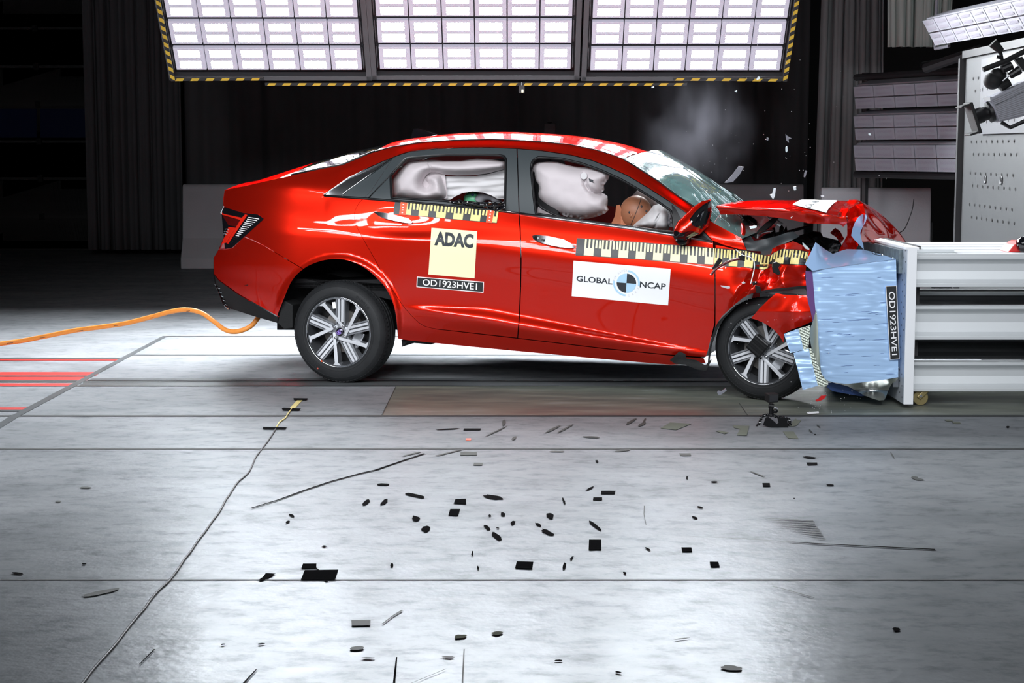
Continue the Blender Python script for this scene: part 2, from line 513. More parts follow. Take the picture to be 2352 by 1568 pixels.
def led_material(name, lit, strength, u_dots, v_dots):
    m = bpy.data.materials.new(name); m.use_nodes = True
    nt = m.node_tree; b = nt.nodes['Principled BSDF']
    tc = nt.nodes.new('ShaderNodeUVMap'); tc.uv_map = 'UV'
    sep = nt.nodes.new('ShaderNodeSeparateXYZ'); nt.links.new(tc.outputs[0], sep.inputs[0])
    def math(op, a, bb=None):
        n = nt.nodes.new('ShaderNodeMath'); n.operation = op
        for i, q in enumerate((a, bb)):
            if q is None: continue
            if isinstance(q, (int, float)): n.inputs[i].default_value = q
            else: nt.links.new(q, n.inputs[i])
        return n.outputs[0]
    v = math('MULTIPLY', sep.outputs[1], v_dots)
    row = math('FLOOR', v)
    u = math('MULTIPLY', sep.outputs[0], u_dots)
    u = math('ADD', u, math('MULTIPLY', row, 0.5))
    fu = math('SUBTRACT', math('FRACT', u), 0.5); fv = math('SUBTRACT', math('FRACT', v), 0.5)
    d = math('SQRT', math('ADD', math('POWER', fu, 2), math('POWER', fv, 2)))
    dot = math('SUBTRACT', 1.0, math('SMOOTHSTEP', d, 0.0) if False else math('MULTIPLY', math('SUBTRACT', d, 0.22), 5.5))
    dot = math('MINIMUM', math('MAXIMUM', dot, 0.0), 1.0)
    cr = nt.nodes.new('ShaderNodeMix'); cr.data_type = 'RGBA'
    nt.links.new(dot, cr.inputs[0])
    if lit:
        cr.inputs[6].default_value = (0.0036, 0.0037, 0.0042, 1); cr.inputs[7].default_value = (0.92, 0.96, 1.0, 1)
        b.inputs['Base Color'].default_value = (0.4, 0.4, 0.45, 1)
        nt.links.new(cr.outputs[2], b.inputs['Emission Color'])
        ge = nt.nodes.new('ShaderNodeNewGeometry')        # lamps shine from their front only
        nt.links.new(math('MULTIPLY', math('SUBTRACT', 1.0, ge.outputs['Backfacing']), strength), b.inputs['Emission Strength'])
    else:
        cr.inputs[6].default_value = (0.12, 0.115, 0.14, 1); cr.inputs[7].default_value = (0.62, 0.60, 0.68, 1)
        nt.links.new(cr.outputs[2], b.inputs['Base Color'])
        b.inputs['Roughness'].default_value = 0.3
    return m
LED_STRENGTH = 275
M['led'] = led_material('lit_led_lenses', True, LED_STRENGTH, 15, 5)
M['led_off'] = led_material('unlit_led_lenses', False, 0, 20, 7)
M['housing_glow'] = mat('painted_housing_glow', (0.30, 0.30, 0.34), rough=0.4, emit=(0.62, 0.60, 0.74), es=0.5)  # housing itself is no lamp; added emission stands in for the lenses' spill
M['ledhousing'] = mat('led_housing', (0.30, 0.30, 0.34), rough=0.4)

# concrete floor slabs: mottled, rubbed, half polished
def floor_material():
    m = bpy.data.materials.new('worn_hall_floor'); m.use_nodes = True
    nt = m.node_tree; b = nt.nodes['Principled BSDF']
    N = nt.nodes.new; L = nt.links.new
    tc = N('ShaderNodeTexCoord')
    mp = N('ShaderNodeMapping'); mp.inputs['Scale'].default_value = (0.85, 1.35, 1); L(tc.outputs['Object'], mp.inputs[0])
    n1 = N('ShaderNodeTexNoise'); n1.inputs['Scale'].default_value = 1.6; n1.inputs['Detail'].default_value = 8; n1.inputs['Roughness'].default_value = 0.65; L(mp.outputs[0], n1.inputs[0])
    n2 = N('ShaderNodeTexNoise'); n2.inputs['Scale'].default_value = 9; n2.inputs['Detail'].default_value = 8; n2.inputs['Roughness'].default_value = 0.7; L(mp.outputs[0], n2.inputs[0])
    r1 = N('ShaderNodeValToRGB'); r1.color_ramp.elements[0].position = 0.3; r1.color_ramp.elements[1].position = 0.72
    r1.color_ramp.elements[0].color = (0.185, 0.196, 0.208, 1); r1.color_ramp.elements[1].color = (0.30, 0.312, 0.327, 1); L(n1.outputs[0], r1.inputs[0])
    r2 = N('ShaderNodeValToRGB'); r2.color_ramp.elements[0].position = 0.32; r2.color_ramp.elements[1].position = 0.5
    r2.color_ramp.elements[0].color = (0.62, 0.63, 0.64, 1); r2.color_ramp.elements[1].color = (1, 1, 1, 1); L(n2.outputs[0], r2.inputs[0])
    mx = N('ShaderNodeMix'); mx.data_type = 'RGBA'; mx.blend_type = 'MULTIPLY'; mx.inputs[0].default_value = 0.8
    L(r1.outputs[0], mx.inputs[6]); L(r2.outputs[0], mx.inputs[7])
    L(mx.outputs[2], b.inputs['Base Color'])
    n3 = N('ShaderNodeTexNoise'); n3.inputs['Scale'].default_value = 34; n3.inputs['Detail'].default_value = 2; L(tc.outputs['Object'], n3.inputs[0])
    bp = N('ShaderNodeBump'); bp.inputs['Strength'].default_value = 0.13; bp.inputs['Distance'].default_value = 0.01
    L(n3.outputs[0], bp.inputs['Height'])
    nt.nodes.remove(b)
    df = N('ShaderNodeBsdfDiffuse'); L(mx.outputs[2], df.inputs[0]); L(bp.outputs[0], df.inputs['Normal'])
    gl = N('ShaderNodeBsdfAnisotropic'); gl.inputs['Roughness'].default_value = 0.23; L(bp.outputs[0], gl.inputs['Normal'])
    gl.inputs[0].default_value = (.9, .93, .96, 1)
    fr = N('ShaderNodeMapRange'); fr.inputs[1].default_value = 0.3; fr.inputs[2].default_value = 0.7; fr.inputs[3].default_value = FLOOR_GLOSS * .6; fr.inputs[4].default_value = FLOOR_GLOSS * 1.3
    L(n2.outputs[0], fr.inputs[0])
    g2 = N('ShaderNodeBsdfAnisotropic'); g2.inputs['Roughness'].default_value = 0.40; L(bp.outputs[0], g2.inputs['Normal']); g2.inputs[0].default_value = (.9, .93, .97, 1)
    gm = N('ShaderNodeMixShader'); gm.inputs[0].default_value = 0.72; L(gl.outputs[0], gm.inputs[1]); L(g2.outputs[0], gm.inputs[2])
    ms = N('ShaderNodeMixShader'); L(fr.outputs[0], ms.inputs[0]); L(df.outputs[0], ms.inputs[1]); L(gm.outputs[0], ms.inputs[2])
    L(ms.outputs[0], [x for x in nt.nodes if x.type == 'OUTPUT_MATERIAL'][0].inputs[0])
    return m
FLOOR_GLOSS = 0.07
M['floor'] = floor_material()

def stained_material():                    # the steel covered strip in front of the rail, with dried greenish liquid
    m = bpy.data.materials.new('stained_strip'); m.use_nodes = True
    nt = m.node_tree; b = nt.nodes['Principled BSDF']; N = nt.nodes.new; L = nt.links.new
    tc = N('ShaderNodeTexCoord'); mp = N('ShaderNodeMapping'); mp.inputs['Scale'].default_value = (0.7, 3.0, 1); L(tc.outputs['Object'], mp.inputs[0])
    n = N('ShaderNodeTexNoise'); n.inputs['Scale'].default_value = 2.2; n.inputs['Detail'].default_value = 9; n.inputs['Roughness'].default_value = 0.65; L(mp.outputs[0], n.inputs[0])
    r = N('ShaderNodeValToRGB'); e = r.color_ramp.elements
    e[0].position = 0.3; e[0].color = (0.085, 0.095, 0.085, 1); e[1].position = 0.7; e[1].color = (0.26, 0.285, 0.27, 1)
    k = e.new(0.45); k.color = (0.13, 0.142, 0.122, 1); k = e.new(0.56); k.color = (0.18, 0.192, 0.155, 1)
    L(n.outputs[0], r.inputs[0]); L(r.outputs[0], b.inputs['Base Color']); b.inputs['Roughness'].default_value = 0.5
    return m
M['stain'] = stained_material()

# ================================================================ the setting
def structure(o): o['kind'] = 'structure'; return o
YF = 15.0                                  # back of the hall, world y
fl = structure(MB().add([(-14, -11, 0), (14, -11, 0), (14, YF + 1, 0), (-14, YF + 1, 0)], [(0, 1, 2, 3)]).build('floor', M['floor']))
structure(MB().box((0, YF + 0.6, 4), (28, 0.2, 8.2)).build('wall_back', M['wall']))
structure(MB().box((-8.6, 2, 4), (0.2, 27, 8.2)).build('wall_left', M['wall']))
structure(MB().box((9.0, 2, 4), (0.2, 27, 8.2)).build('wall_right', M['wall']))
structure(MB().box((0, 2, 8.1), (28, 27, 0.2)).build('ceiling', M['wall']))

# sectional door at the left
dp = structure(mesh_obj('door_1', [], [], M['door']))
d0 = 24.2
def DW(px, py, d=d0): return D(px, py, d)
b = MB()
ys = [-60, 65, 153, 240, 325, 410, 497, 574]
for y0, y1 in zip(ys, ys[1:]):
    q = [DW(-60, y1 - 3), DW(206, y1 - 3), DW(206, y0 + 3), DW(-60, y0 + 3)]
    b.prism(q, Vector((0, 0.06, 0)))
b.prism([DW(-60, 574), DW(206, 574), DW(206, -60), DW(-60, -60)], Vector((0, -0.0, 0)) + Vector((0, 0.1, 0)))
dq = b.build('panel', M['door'], dp)
b = MB()
for x0, x1 in ((-50, 84), (92, 200)):
    b.prism([DW(x0, 316, d0 - .012), DW(x1, 316, d0 - .012), DW(x1, 250, d0 - .012), DW(x0, 250, d0 - .012)], Vector((0, 0.01, 0)))
b.build('pane', M['doorglass'], dp)
b = MB()
for k, y in enumerate((65, 153, 240, 325, 410, 497)):
    p = DW(80 + 3.2 * k, y, d0 - .02); b.box(p, (0.07, 0.04, 0.09))
b.build('hinge', M['black'], dp)

# floor joints, rails, stripes and slabs (flat in the floor)
def flat(name, px_poly, m, z, parent=fl, P=G):
    return MB().add([P(x, y, z) for x, y in px_poly], [tuple(range(len(px_poly)))]).build(name, m, parent)
def floor_band(name, y0, y1, m, z, x0=-13.0, x1=13.0):
    a, c = G(CX, y0).y, G(CX, y1).y
    return MB().add([(x0, c, z), (x1, c, z), (x1, a, z), (x0, a, z)], [(0, 1, 2, 3)]).build(name, m, fl)
xl = G(372, 773).x
floor_band('steel_cover', 887, 954, M['stain'], 0.001, x0=G(893, 920).x)
floor_band('joint', 953.5, 957, M['seam'], 0.002)
floor_band('joint', 1029, 1032.5, M['seam'], 0.002)
floor_band('joint', 1331, 1332.8, M['seam'], 0.002)
floor_band('joint', 772, 773.8, M['seam'], 0.002, x0=xl)
floor_band('joint', 814.5, 816.5, M['steel'], 0.002, x0=G(305, 815).x)
floor_band('rail_channel', 869, 887, M['steel'], 0.0015, x0=G(195, 878).x)
floor_band('rail_slot', 875.5, 878.5, M['seam'], 0.0025)
floor_band('rail', 873.5, 875.3, M['rail'], 0.0025, x0=G(195, 878).x)
floor_band('rail', 886, 887.5, M['rail'], 0.0025, x0=G(-40, 887).x, x1=G(1285, 887).x)
flat('joint_plate', [(370, 773), (382, 773), (45, 955), (0, 983), (-90, 1030), (-105, 1030), (-10, 976), (20, 957)], M['steel'], 0.003)
flat('joint', [(908.0, 888), (909.5, 888), (878, 953), (876, 953)], M['scuff2'], 0.003)
flat('joint', [(1697, 925), (1698.3, 925), (1718, 953), (1716, 953)], M['scuff2'], 0.003)
for a, c, xr, col in ((821.5, 824.5, 284, 'seam'), (824.5, 827.5, 282, 'redline'), (854, 862, 229, 'redline'), (862, 864.5, 215, 'seam'), (865, 873, 208, 'redline'), (873, 876, 195, 'seam'), (880, 886.5, 180, 'redline'), (935, 940, 62, 'redline'), (940, 944, 58, 'steel')):
    flat('painted_stripe', [(-260, c), (xr - 8, c), (xr, a), (-260, a)], M[col], 0.0028)

# ---------------------------------------------------------------- curtains
def curtain(name, x0, x1, ytop, ybot, d, m, label, folds, amp, seed, taper=0.0, group=None):
    rnd = random.Random(seed)
    ph = [rnd.uniform(0, 6.28) for _ in range(6)]
    A, Bm = D(x0, ybot, d), D(x1, ybot, d)
    zt = D(x0, ytop, d).z; zb = max(0.0, A.z)
    W_ = Bm.x - A.x
    def fn(u, v):
        s = u * folds * 2 * pi
        k = amp * (0.6 * sin(s + ph[0] + 0.5 * sin(s * 0.37 + ph[1])) + 0.3 * sin(2.3 * s + ph[2]) + 0.25 * sin(0.41 * s + ph[3]))
        k *= 0.75 + 0.25 * (1 - v)
        return Vector((A.x + W_ * u + taper * (1 - v) * (u - 0.5) * 2 + 0.3 * k * cos(s), A.y + k, zb + (zt - zb) * v))
    o = MB().grid(fn, int(folds * 14), 10).build(name, m, None, smooth=True)
    s = o.modifiers.new('thickness', 'SOLIDIFY'); s.thickness = 0.012
    return lab(o, label, 'curtain', group)
curtain('curtain', 428, 1850, -260, 576, 23.2, M['curtain'], 'wide black curtain hanging behind the red car and the lit lamps', 17, 0.07, 3)
curtain('curtain', 208, 430, -260, 573, 22.6, M['curtain'], 'dark curtain in close folds beside the sectional door at far left', 7, 0.10, 5)
curtain('curtain', 1878, 2012, -200, 660, 17.4, M['curtain2'], 'grey curtain in long folds left of the unlit lamp bank', 5, 0.08, 9, taper=0.06)
curtain('curtain', 2033, 2190, -200, 108, 15.6, M['curtain3'], 'short pale gathered curtain hanging above the unlit lamp bank', 7, 0.07, 12, taper=-0.03)

# ---------------------------------------------------------------- concrete barriers behind the car
def jersey(px0, px1, ytop, ybot, d, label, yaw=0.0):
    A, Bm = D(px0, ybot, d), D(px1, ybot, d)
    Ht = D(px0, ytop, d).z
    prof = [(-0.30, 0), (-0.30, 0.12), (-0.15, 0.36), (-0.085, Ht - .03), (-0.06, Ht), (0.06, Ht), (0.085, Ht - .03), (0.15, 0.36), (0.30, 0.12), (0.30, 0)]
    L = (Bm - A).length
    ax = Vector((cos(yaw), sin(yaw), 0)); ay = Vector((-sin(yaw), cos(yaw), 0))
    A = Vector((A.x, A.y, 0))
    r = empty('concrete_barrier', A + ax * L / 2, label, 'barrier', 'concrete barriers along the back of the hall')
    mb = MB(); mb.prism([A + ay * (p[0] + 0.3) + Vector((0, 0, p[1])) for p in prof], ax * L)
    mb.build('body', M['concrete'], r, bevel=0.012)
    for e in (0.0, L):
        mb = MB().box(A + ax * e + ay * 0.3 + Vector((0, 0, Ht * 0.45)), (0.05, 0.10, Ht * 0.5), Matrix.Rotation(yaw, 3, 'Z'))
        mb.build('coupling', M['rigdark'], r)
jersey(415, 660, 424, 616, 20.2, 'grey concrete barrier behind the tail of the red car')
jersey(1540, 1850, 424, 616, 20.2, 'grey concrete barrier behind the windscreen and bonnet of the red car')
jersey(1886, 2135, 432, 699, 15.5, 'grey concrete barrier behind the folded bonnet and crash block', yaw=-0.10)

# ---------------------------------------------------------------- the lit lamp banks above and behind the car
VD = Vector((0, -0.659, 0.753)); ND = Vector((0, -0.753, -0.659)); UD = Vector((1, 0, 0))
ROWS = 8
MW, MH = 0.2538, 0.2527
def obox(mb, o, su, sv, sn, mi=0):         # box from corner o along panel axes
    p = [o, o + UD * su, o + UD * su + VD * sv, o + VD * sv]
    mb.hexa([q + ND * 0 for q in p], [q + ND * sn for q in p], mi)
def led_quad(o, su, sv, U, V_):
    return [o, o + U * su, o + U * su + V_ * sv, o + V_ * sv]
def module(parent, o, wd, ht, U, V_, Nn, lit=True, name='led_module'):
    """one lamp module: shallow housing with two lens fields"""
    vs, fs, uv, mi = [], [], [], []
    def quad(q, m, uvs=((0, 0), (1, 0), (1, 1), (0, 1))):
        n = len(vs); vs.extend(q); uv.extend(uvs); fs.append((n, n + 1, n + 2, n + 3)); mi.append(m)
    dp_ = 0.03
    a = led_quad(o, wd, ht, U, V_); bk = [p - Nn * dp_ for p in a]
    quad(a, 0)
    for i in range(4): quad([a[i], bk[i], bk[(i + 1) % 4], a[(i + 1) % 4]], 0)
    quad(bk[::-1], 0)
    for k in range(2):
        h = (ht - 0.010) / 2
        c = o + U * 0.034 + V_ * (0.004 + k * (h + 0.002)) + Nn * 0.004
        quad(led_quad(c + V_ * 0.012, wd - 0.066, h - 0.026, U, V_), 1)
    me_o = mesh_obj(name, vs, fs, [M['housing_glow'] if lit else M['ledhousing'], M['led'] if lit else M['led_off']], parent, fmat=mi, uvs=uv)
    return me_o
panels = [(405, 833, 160, 'left'), (872, 1312, 158, 'middle'), (1355, 1792, 161, 'right')]
for px0, px1, pyb, wh in panels:
    A = D(px0, pyb, 13.5); Bm = D(px1, pyb, 13.5)
    wd = Bm.x - A.x
    r = empty('lamp_bank', A + UD * wd / 2, '%s of the three big lit lamp banks above the car' % {'left': 'leftmost', 'middle': 'middle one', 'right': 'rightmost'}[wh], 'lamp', 'lit lamp banks above the car')
    mw = wd / 6
    fr = MB()
    t = 0.035
    tot = MH * ROWS
    for uu in (-0.066, wd + 0.026):
        obox(fr, A + UD * uu - VD * 0.10 - ND * 0.05, 0.04, tot + 0.14, 0.06)
    for vv in (-0.10, tot + 0.0):
        obox(fr, A + UD * -0.062 + VD * vv - ND * 0.05, wd + 0.124, 0.04, 0.06)
    fr.build('frame', M['rigframe'], r)
    bk = MB(); obox(bk, A - UD * 0.06 - VD * 0.09 - ND * 0.12, wd + 0.12, tot + 0.12, 0.05); bk.build('backing', M['rigdark'], r)
    for k in range(ROWS):
        for uu in (-0.018, wd + 0.006):
            br = MB(); obox(br, A + UD * uu + VD * (k * MH + 0.005) - ND * 0.04, 0.006, MH * 0.82, 0.03)
            br.build('hinge_bracket', M['rigframe'], r)
    for k in range(ROWS):
        for j in range(6):
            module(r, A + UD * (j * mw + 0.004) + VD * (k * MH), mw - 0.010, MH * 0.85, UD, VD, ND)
    # hangers to the ceiling
    for uu in (0.2, wd - 0.2):
        hg = MB(); p = A + UD * uu + VD * (tot * 0.8) - ND * 0.12
        hg.tube([p, Vector((p.x, p.y, 8.0))], 0.012, 8)
        hg.build('hanger', M['rigdark'], r)

# striped edge frame around them
hz = empty('hazard_frame', D(1095, 180, 13.45), 'yellow and black striped edge frame around the three lit lamp banks', 'frame')
A0 = D(395, 178, 13.57); B0 = D(1796, 178, 13.57)
def striped(name, p, q, across, thick, n):
    """bar from p to q with slanted yellow stripes"""
    p, q = Vector(p) + ND * .03, Vector(q) + ND * .03
    ax = (q - p); L = ax.length; ax.normalize()
    up = across.normalized(); nn = ND
    h = across.length
    mb = MB()
    f = [p, p + ax * L, p + ax * L + up * h, p + up * h]
    mb.hexa([x - nn * thick for x in f], f, 0)
    per = L / n
    for k in range(n):
        a = k * per + per * 0.12
        s = [p + ax * a, p + ax * (a + per * 0.5), p + ax * min(L, a + per * 0.5 + h * 0.7) + up * h, p + ax * (a + h * 0.7) + up * h]
        mb.add([x + nn * 0.002 for x in s], [(0, 1, 2, 3)], 1)
    mb.build(name, [M['hazblack'], M['hazyellow']], hz)
vt = 2.2
striped('bottom_bar', D(399, 180.5, 13.57), D(607, 179, 13.57), VD * 0.026, 0.012, 6)
striped('bottom_bar', D(1545, 179, 13.57), D(1794, 181.5, 13.57), VD * 0.026, 0.012, 7)
striped('lower_bar', D(610, 191, 13.61), D(1577, 191, 13.61), VD * 0.026, 0.012, 28)
le = D(395, 181, 13.57); striped('side_bar', le + UD * 0.03, le + UD * 0.03 + VD * vt, UD * -0.034, 0.012, 28)
re = D(1797, 182, 13.57); striped('side_bar', re, re + VD * vt, UD * 0.034, 0.012, 28)
mb = MB(); obox(mb, D(610, 186, 13.57) - ND * .07, (D(1577, 186, 13.57) - D(610, 186, 13.57)).x, 0.018, 0.03); mb.build('crossbar', M['rigframe'], hz)
for xx in (400, 850, 1335, 1794):
    mb = MB(); p = D(xx, 176, 13.5) - ND * 0.22
    mb.tube([p, p + VD * 2.2], 0.02, 8)
    t_ = p + VD * 2.2; mb.tube([t_, Vector((t_.x, t_.y, 8.0))], 0.02, 8)
    mb.build('post', M['rigdark'], hz)
# small devices by the curtain
r = empty('wall_device', D(1200, 205, 13.4), 'small black device with a pale label hanging under the striped bar', 'device')
MB().box(D(1198, 205, 13.4), (0.045, 0.03, 0.06)).build('case', M['black'], r)
MB().box(D(1200, 209, 13.37), (0.014, 0.006, 0.022)).build('label_plate', M['paleyellow'], r)
MB().tube([D(1198, 198, 13.4), D(1198, 189, 13.4)], 0.004, 6).build('hook', M['satin'], r)
r = empty('wall_fixture', D(1263, 300, 21.5), 'grey box fixture on a pole seen just above the car roof', 'device')
MB().box(D(1263, 295, 21.5), (0.15, 0.06, 0.13)).build('case', M['rigframe'], r, bevel=0.01)
MB().tube([D(1263, 302, 21.5), Vector((D(1263, 302, 21.5).x, 11.5, 0))], 0.02, 8).build('pole', M['rigdark'], r)
MB().tube([D(1263, 289, 21.5), D(1263, 280, 21.5)], 0.03, 8).build('cap', M['rigdark'], r)

# ---------------------------------------------------------------- unlit lamp boxes at the right
def off_box(o, U, V_, n, pitch, mh, name_label, ncol):
    U, V_ = U.normalized(), V_.normalized(); Nn = U.cross(V_).normalized()
    if Nn.dot(CAM - o) < 0: Nn = -Nn
    r = empty('lamp_box', o, name_label, 'lamp', 'unlit lamp boxes at the right')
    wd = pitch * n
    p = [o, o + U * wd, o + U * wd + V_ * (2 * mh + 0.03), o + V_ * (2 * mh + 0.03)]
    MB().hexa([q - Nn * 0.16 for q in p], [q - Nn * 0.002 for q in p]).build('housing', M['ledhousing'], r, bevel=0.006)
    for k in range(2):
        for j in range(ncol):
            w_ = min(pitch, wd - j * pitch) - 0.01
            c = o + U * (j * pitch + 0.006) + V_ * (0.008 + k * (mh + 0.012)) + Nn * 0.034
            module(r, c, w_, mh, U, V_, Nn, lit=False)
    return r
Ur = Vector((0.432, -0.902, 0))
for k, (yt, yb, l) in enumerate(((192, 250, 'unlit lamp box at the top of the rack of three'), (260, 321, 'unlit lamp box in the middle of the rack of three'), (327, 391, 'unlit lamp box at the bottom of the rack of three'))):
    o = D(1972, yb, 15.0); tp = D(1966, yt, 14.94)
    off_box(o, Ur, tp - o, 5.22, 0.275, (tp - o).length / 2 - 0.02, l, 6)
rk = empty('lamp_rack', D(1968, 400, 15.1), 'black rack frame holding three unlit lamp boxes', 'rack')
s0, s1 = D(1966, 178, 15.15), D(1966, 178, 15.15) + Ur * 1.52
MB().tube([s0, s1], 0.03, 8).build('rail', M['rigdark'], rk)
e0, e1 = D(1966, 400, 15.15), D(1966, 400, 15.15) + Ur * 1.52
MB().tube([e0, e1], 0.03, 8).build('rail', M['rigdark'], rk)
for a, c in ((s0, e0), (s1, e1)):
    MB().tube([a + Vector((.12, .16, .05)), Vector((c.x + .12, c.y + .16, 0))], 0.035, 8).build('post', M['rigdark'], rk)
mb = MB().tube([s1 + Vector((-.35, .1, 0.02)), s1 + Vector((-.35, .1, 0.02)) + Vector((0.3, -0.5, 0.12))], 0.04, 8).build('cross_arm', M['rigdark'], rk)
MB().tube([D(2120, 150, 14.9), D(2215, 134, 14.2)], 0.03, 8).build('cross_arm', M['rigdark'], rk)
o = D(2158, 103, 12.9); tp = D(2125, 40, 13.0)
off_box(o, Vector((0.117, -0.993, 0.0)), tp - o, 8, 0.235, (tp - o).length / 2 - 0.02, 'unlit tilted lamp box hanging at the top right corner', 8)
mb = MB()
p = D(2148, 112, 13.2)
mb.tube([p, p + Vector((0, -0.02, 2.0))], 0.012, 8); mb.tube([p, D(2180, 106, 13.0)], 0.012, 8)
hb = mb.build('hanging_bracket', M['camgrey']); lab(hb, 'thin grey bracket holding the tilted unlit lamp box', 'bracket')

# ---------------------------------------------------------------- grey load wall with holes
XW = D(2212, 344, 12.0).x
lw = empty('load_wall', (XW + 0.5, 1.0, 0), 'tall grey steel block face with rows of small holes at the right edge', 'wall block')
zt = D(2217, 134, 12.0).z
MB().box((XW + 0.6, 0.9, zt / 2), (1.2, 2.2, zt)).build('block', M['peg'], lw, bevel=0.01)
MB().box((XW + 0.6, 0.9, zt + 0.025), (1.24, 2.24, 0.05)).build('cap_rail', M['rigdark'], lw)
MB().box((XW - 0.01, 2.02, zt / 2), (0.06, 0.04, zt)).build('edge_angle', M['rigdark'], lw)
MB().box((XW - 0.012, 0.72, zt - 0.28), (0.02, 1.6, 0.5)).build('upper_plate', mat('lighter_grey_plate', (.075, .078, .085), rough=.5), lw)
mb = MB(); mb2 = MB()
z = 0.95
k = 0
while z < zt - 0.05:
    for i in range(9):
        y = 1.72 - i * 0.125 + (0.06 if k % 2 else 0)
        mb.lathe([(0.0, 0.0), (0.011, 0.0)], 8, Matrix.Translation((XW - 0.0235 if z > zt - 0.53 and y < 1.52 else XW - 0.0035, y, z)) @ Matrix.Rotation(-pi / 2, 4, 'Y'))
        if k % 4 == 2 and i in (3, 6):
            mb2.lathe([(0.014, 0.0), (0.026, 0.004), (0.03, 0.0)], 12, Matrix.Translation((XW - 0.005, y + 0.06, z + 0.05)) @ Matrix.Rotation(-pi / 2, 4, 'Y'))
    z += 0.085 if k % 2 == 0 else 0.13
    k += 1
ho = mb.build('hole', M['hole'], lw); ho['kind'] = 'stuff'
mb2.build('bushing', M['rigframe'], lw)

# ---------------------------------------------------------------- high speed camera on its arm
hc = empty('high_speed_camera', D(2315, 255, 10.0), 'grey box camera with a black lens pointing left at the right edge', 'camera')
def cp(px, py, d=10.0): return D(px, py, d)
q = [cp(2274, 226), cp(2360, 184), cp(2372, 262), cp(2296, 280)]
MB().hexa([p + Vector((0, 0.16, 0)) for p in q], q).build('body', M['camgrey'], hc, bevel=0.008)
q2 = [cp(2285, 240), cp(2362, 205), cp(2364, 207), cp(2286, 242)]
MB().hexa([p + Vector((0, 0.004, 0)) for p in q2], [p - Vector((0, 0.003, 0)) for p in q2]).build('groove', M['ink'], hc)
mb = MB()
for k in range(14):
    a, c = cp(2279 + k * 1.4, 230 + k * 3.5, 9.997), cp(2362 + k * 0.7, 192 + k * 5.0, 9.997)
    mb.tube([a, c], 0.0016, 5)
rb = mb.build('cooling_rib', M['grey'], hc)
c0, c1 = cp(2282, 254, 10.08), cp(2234, 271, 10.08)
ax = (c1 - c0)
Lm = Matrix.Translation(c0) @ ax.to_track_quat('Z', 'Y').to_matrix().to_4x4(); Ln = ax.length
MB().lathe([(0, 0), (.062, 0), (.062, .25 * Ln), (.04, .3 * Ln), (.042, .5 * Ln), (.046, .55 * Ln), (.046, .9 * Ln), (.05, .95 * Ln), (.05, Ln), (.035, Ln), (0, .9 * Ln)], 24, Lm).build('lens', M['black'], hc, smooth=True, auto=40)
mb = MB(); Ls = Matrix.Translation(c1) @ ax.to_track_quat('Z', 'Y').to_matrix().to_4x4()
mb.box((0, 0, 0), (0.15, 0.19, 0.02)); mb.box((0, 0.085, 0.03), (.14, .012, .06)); mb.box((0, -0.085, 0.03), (.14, .012, .06)); mb.v = [Ls @ v for v in mb.v]
mb.build('lens_hood', M['blackmatt'], hc, bevel=0.004)
MB().tube([cp(2300, 281), cp(2320, 293), cp(2356, 277)], 0.012, 8).build('handle', M['black'], hc)
MB().hexa([cp(2256, 223, 10.1), cp(2274, 222, 10.1), cp(2275, 232, 10.1), cp(2261, 232, 10.1)], [cp(2256, 223, 10.0), cp(2274, 222, 10.0), cp(2275, 232, 10.0), cp(2261, 232, 10.0)]).build('front_lug', M['white'], hc)
ma = empty('camera_mount', cp(2360, 120), 'black jointed arm with clamp knobs carrying the box camera', 'camera mount')
MB().tube([cp(2258, 160, 10.08), cp(2310, 140, 10.08), cp(2380, 104, 10.1), Vector((4.4, 0.1, 2.6))], 0.016, 10).build('arm', M['blackmatt'], ma)
mb = MB().ball(cp(2280, 186, 10.08), .055, .05, .05); mb.ball(cp(2292, 172, 10.08), .05, .05, .04); mb.build('ball_head', M['blackmatt'], ma, smooth=True)
MB().tube([cp(2296, 201, 10.08), cp(2318, 188, 10.08)], 0.028, 10).build('foot', M['blackmatt'], ma)
MB().tube([cp(2303, 186, 10.0), cp(2320, 172, 10.0)], 0.006, 8).build('lever', M['satin'], ma)
MB().tube([cp(2320, 174, 10.0), cp(2342, 160, 10.0)], [.02, .026], 12).build('grip', M['black'], ma)
MB().tube([cp(2302, 160, 10.0), cp(2324, 150, 10.0)], .024, 12).build('grip', M['black'], ma)
MB().tube([cp(2302, 141, 10.08), cp(2297, 118, 10.08)], .012, 8).build('post', M['black'], ma)
MB().tube([cp(2300, 118, 10.08), cp(2280, 98, 10.08)], [.02, .03], 10).build('knob', M['blackmatt'], ma)
MB().tube([cp(2288, 130, 10.05), cp(2300, 132, 10.05)], .01, 8).build('wing_screw', M['black'], ma)
MB().prism([cp(2330, 136, 10.12), cp(2348, 130, 10.12), cp(2372, 160, 10.12), cp(2352, 164, 10.12)], Vector((0, .03, 0))).build('stay', M['blackmatt'], ma)

# ================================================================ the car
car = empty('car', B(1190, 860, 0.88) * 1.0, 'red four door saloon hitting the crash block, front crushed and bonnet folded up', 'car')
car.location.z = 0
HALF = 0.88
FX = lambda pts: pchip([tuple(p) for p in pts])
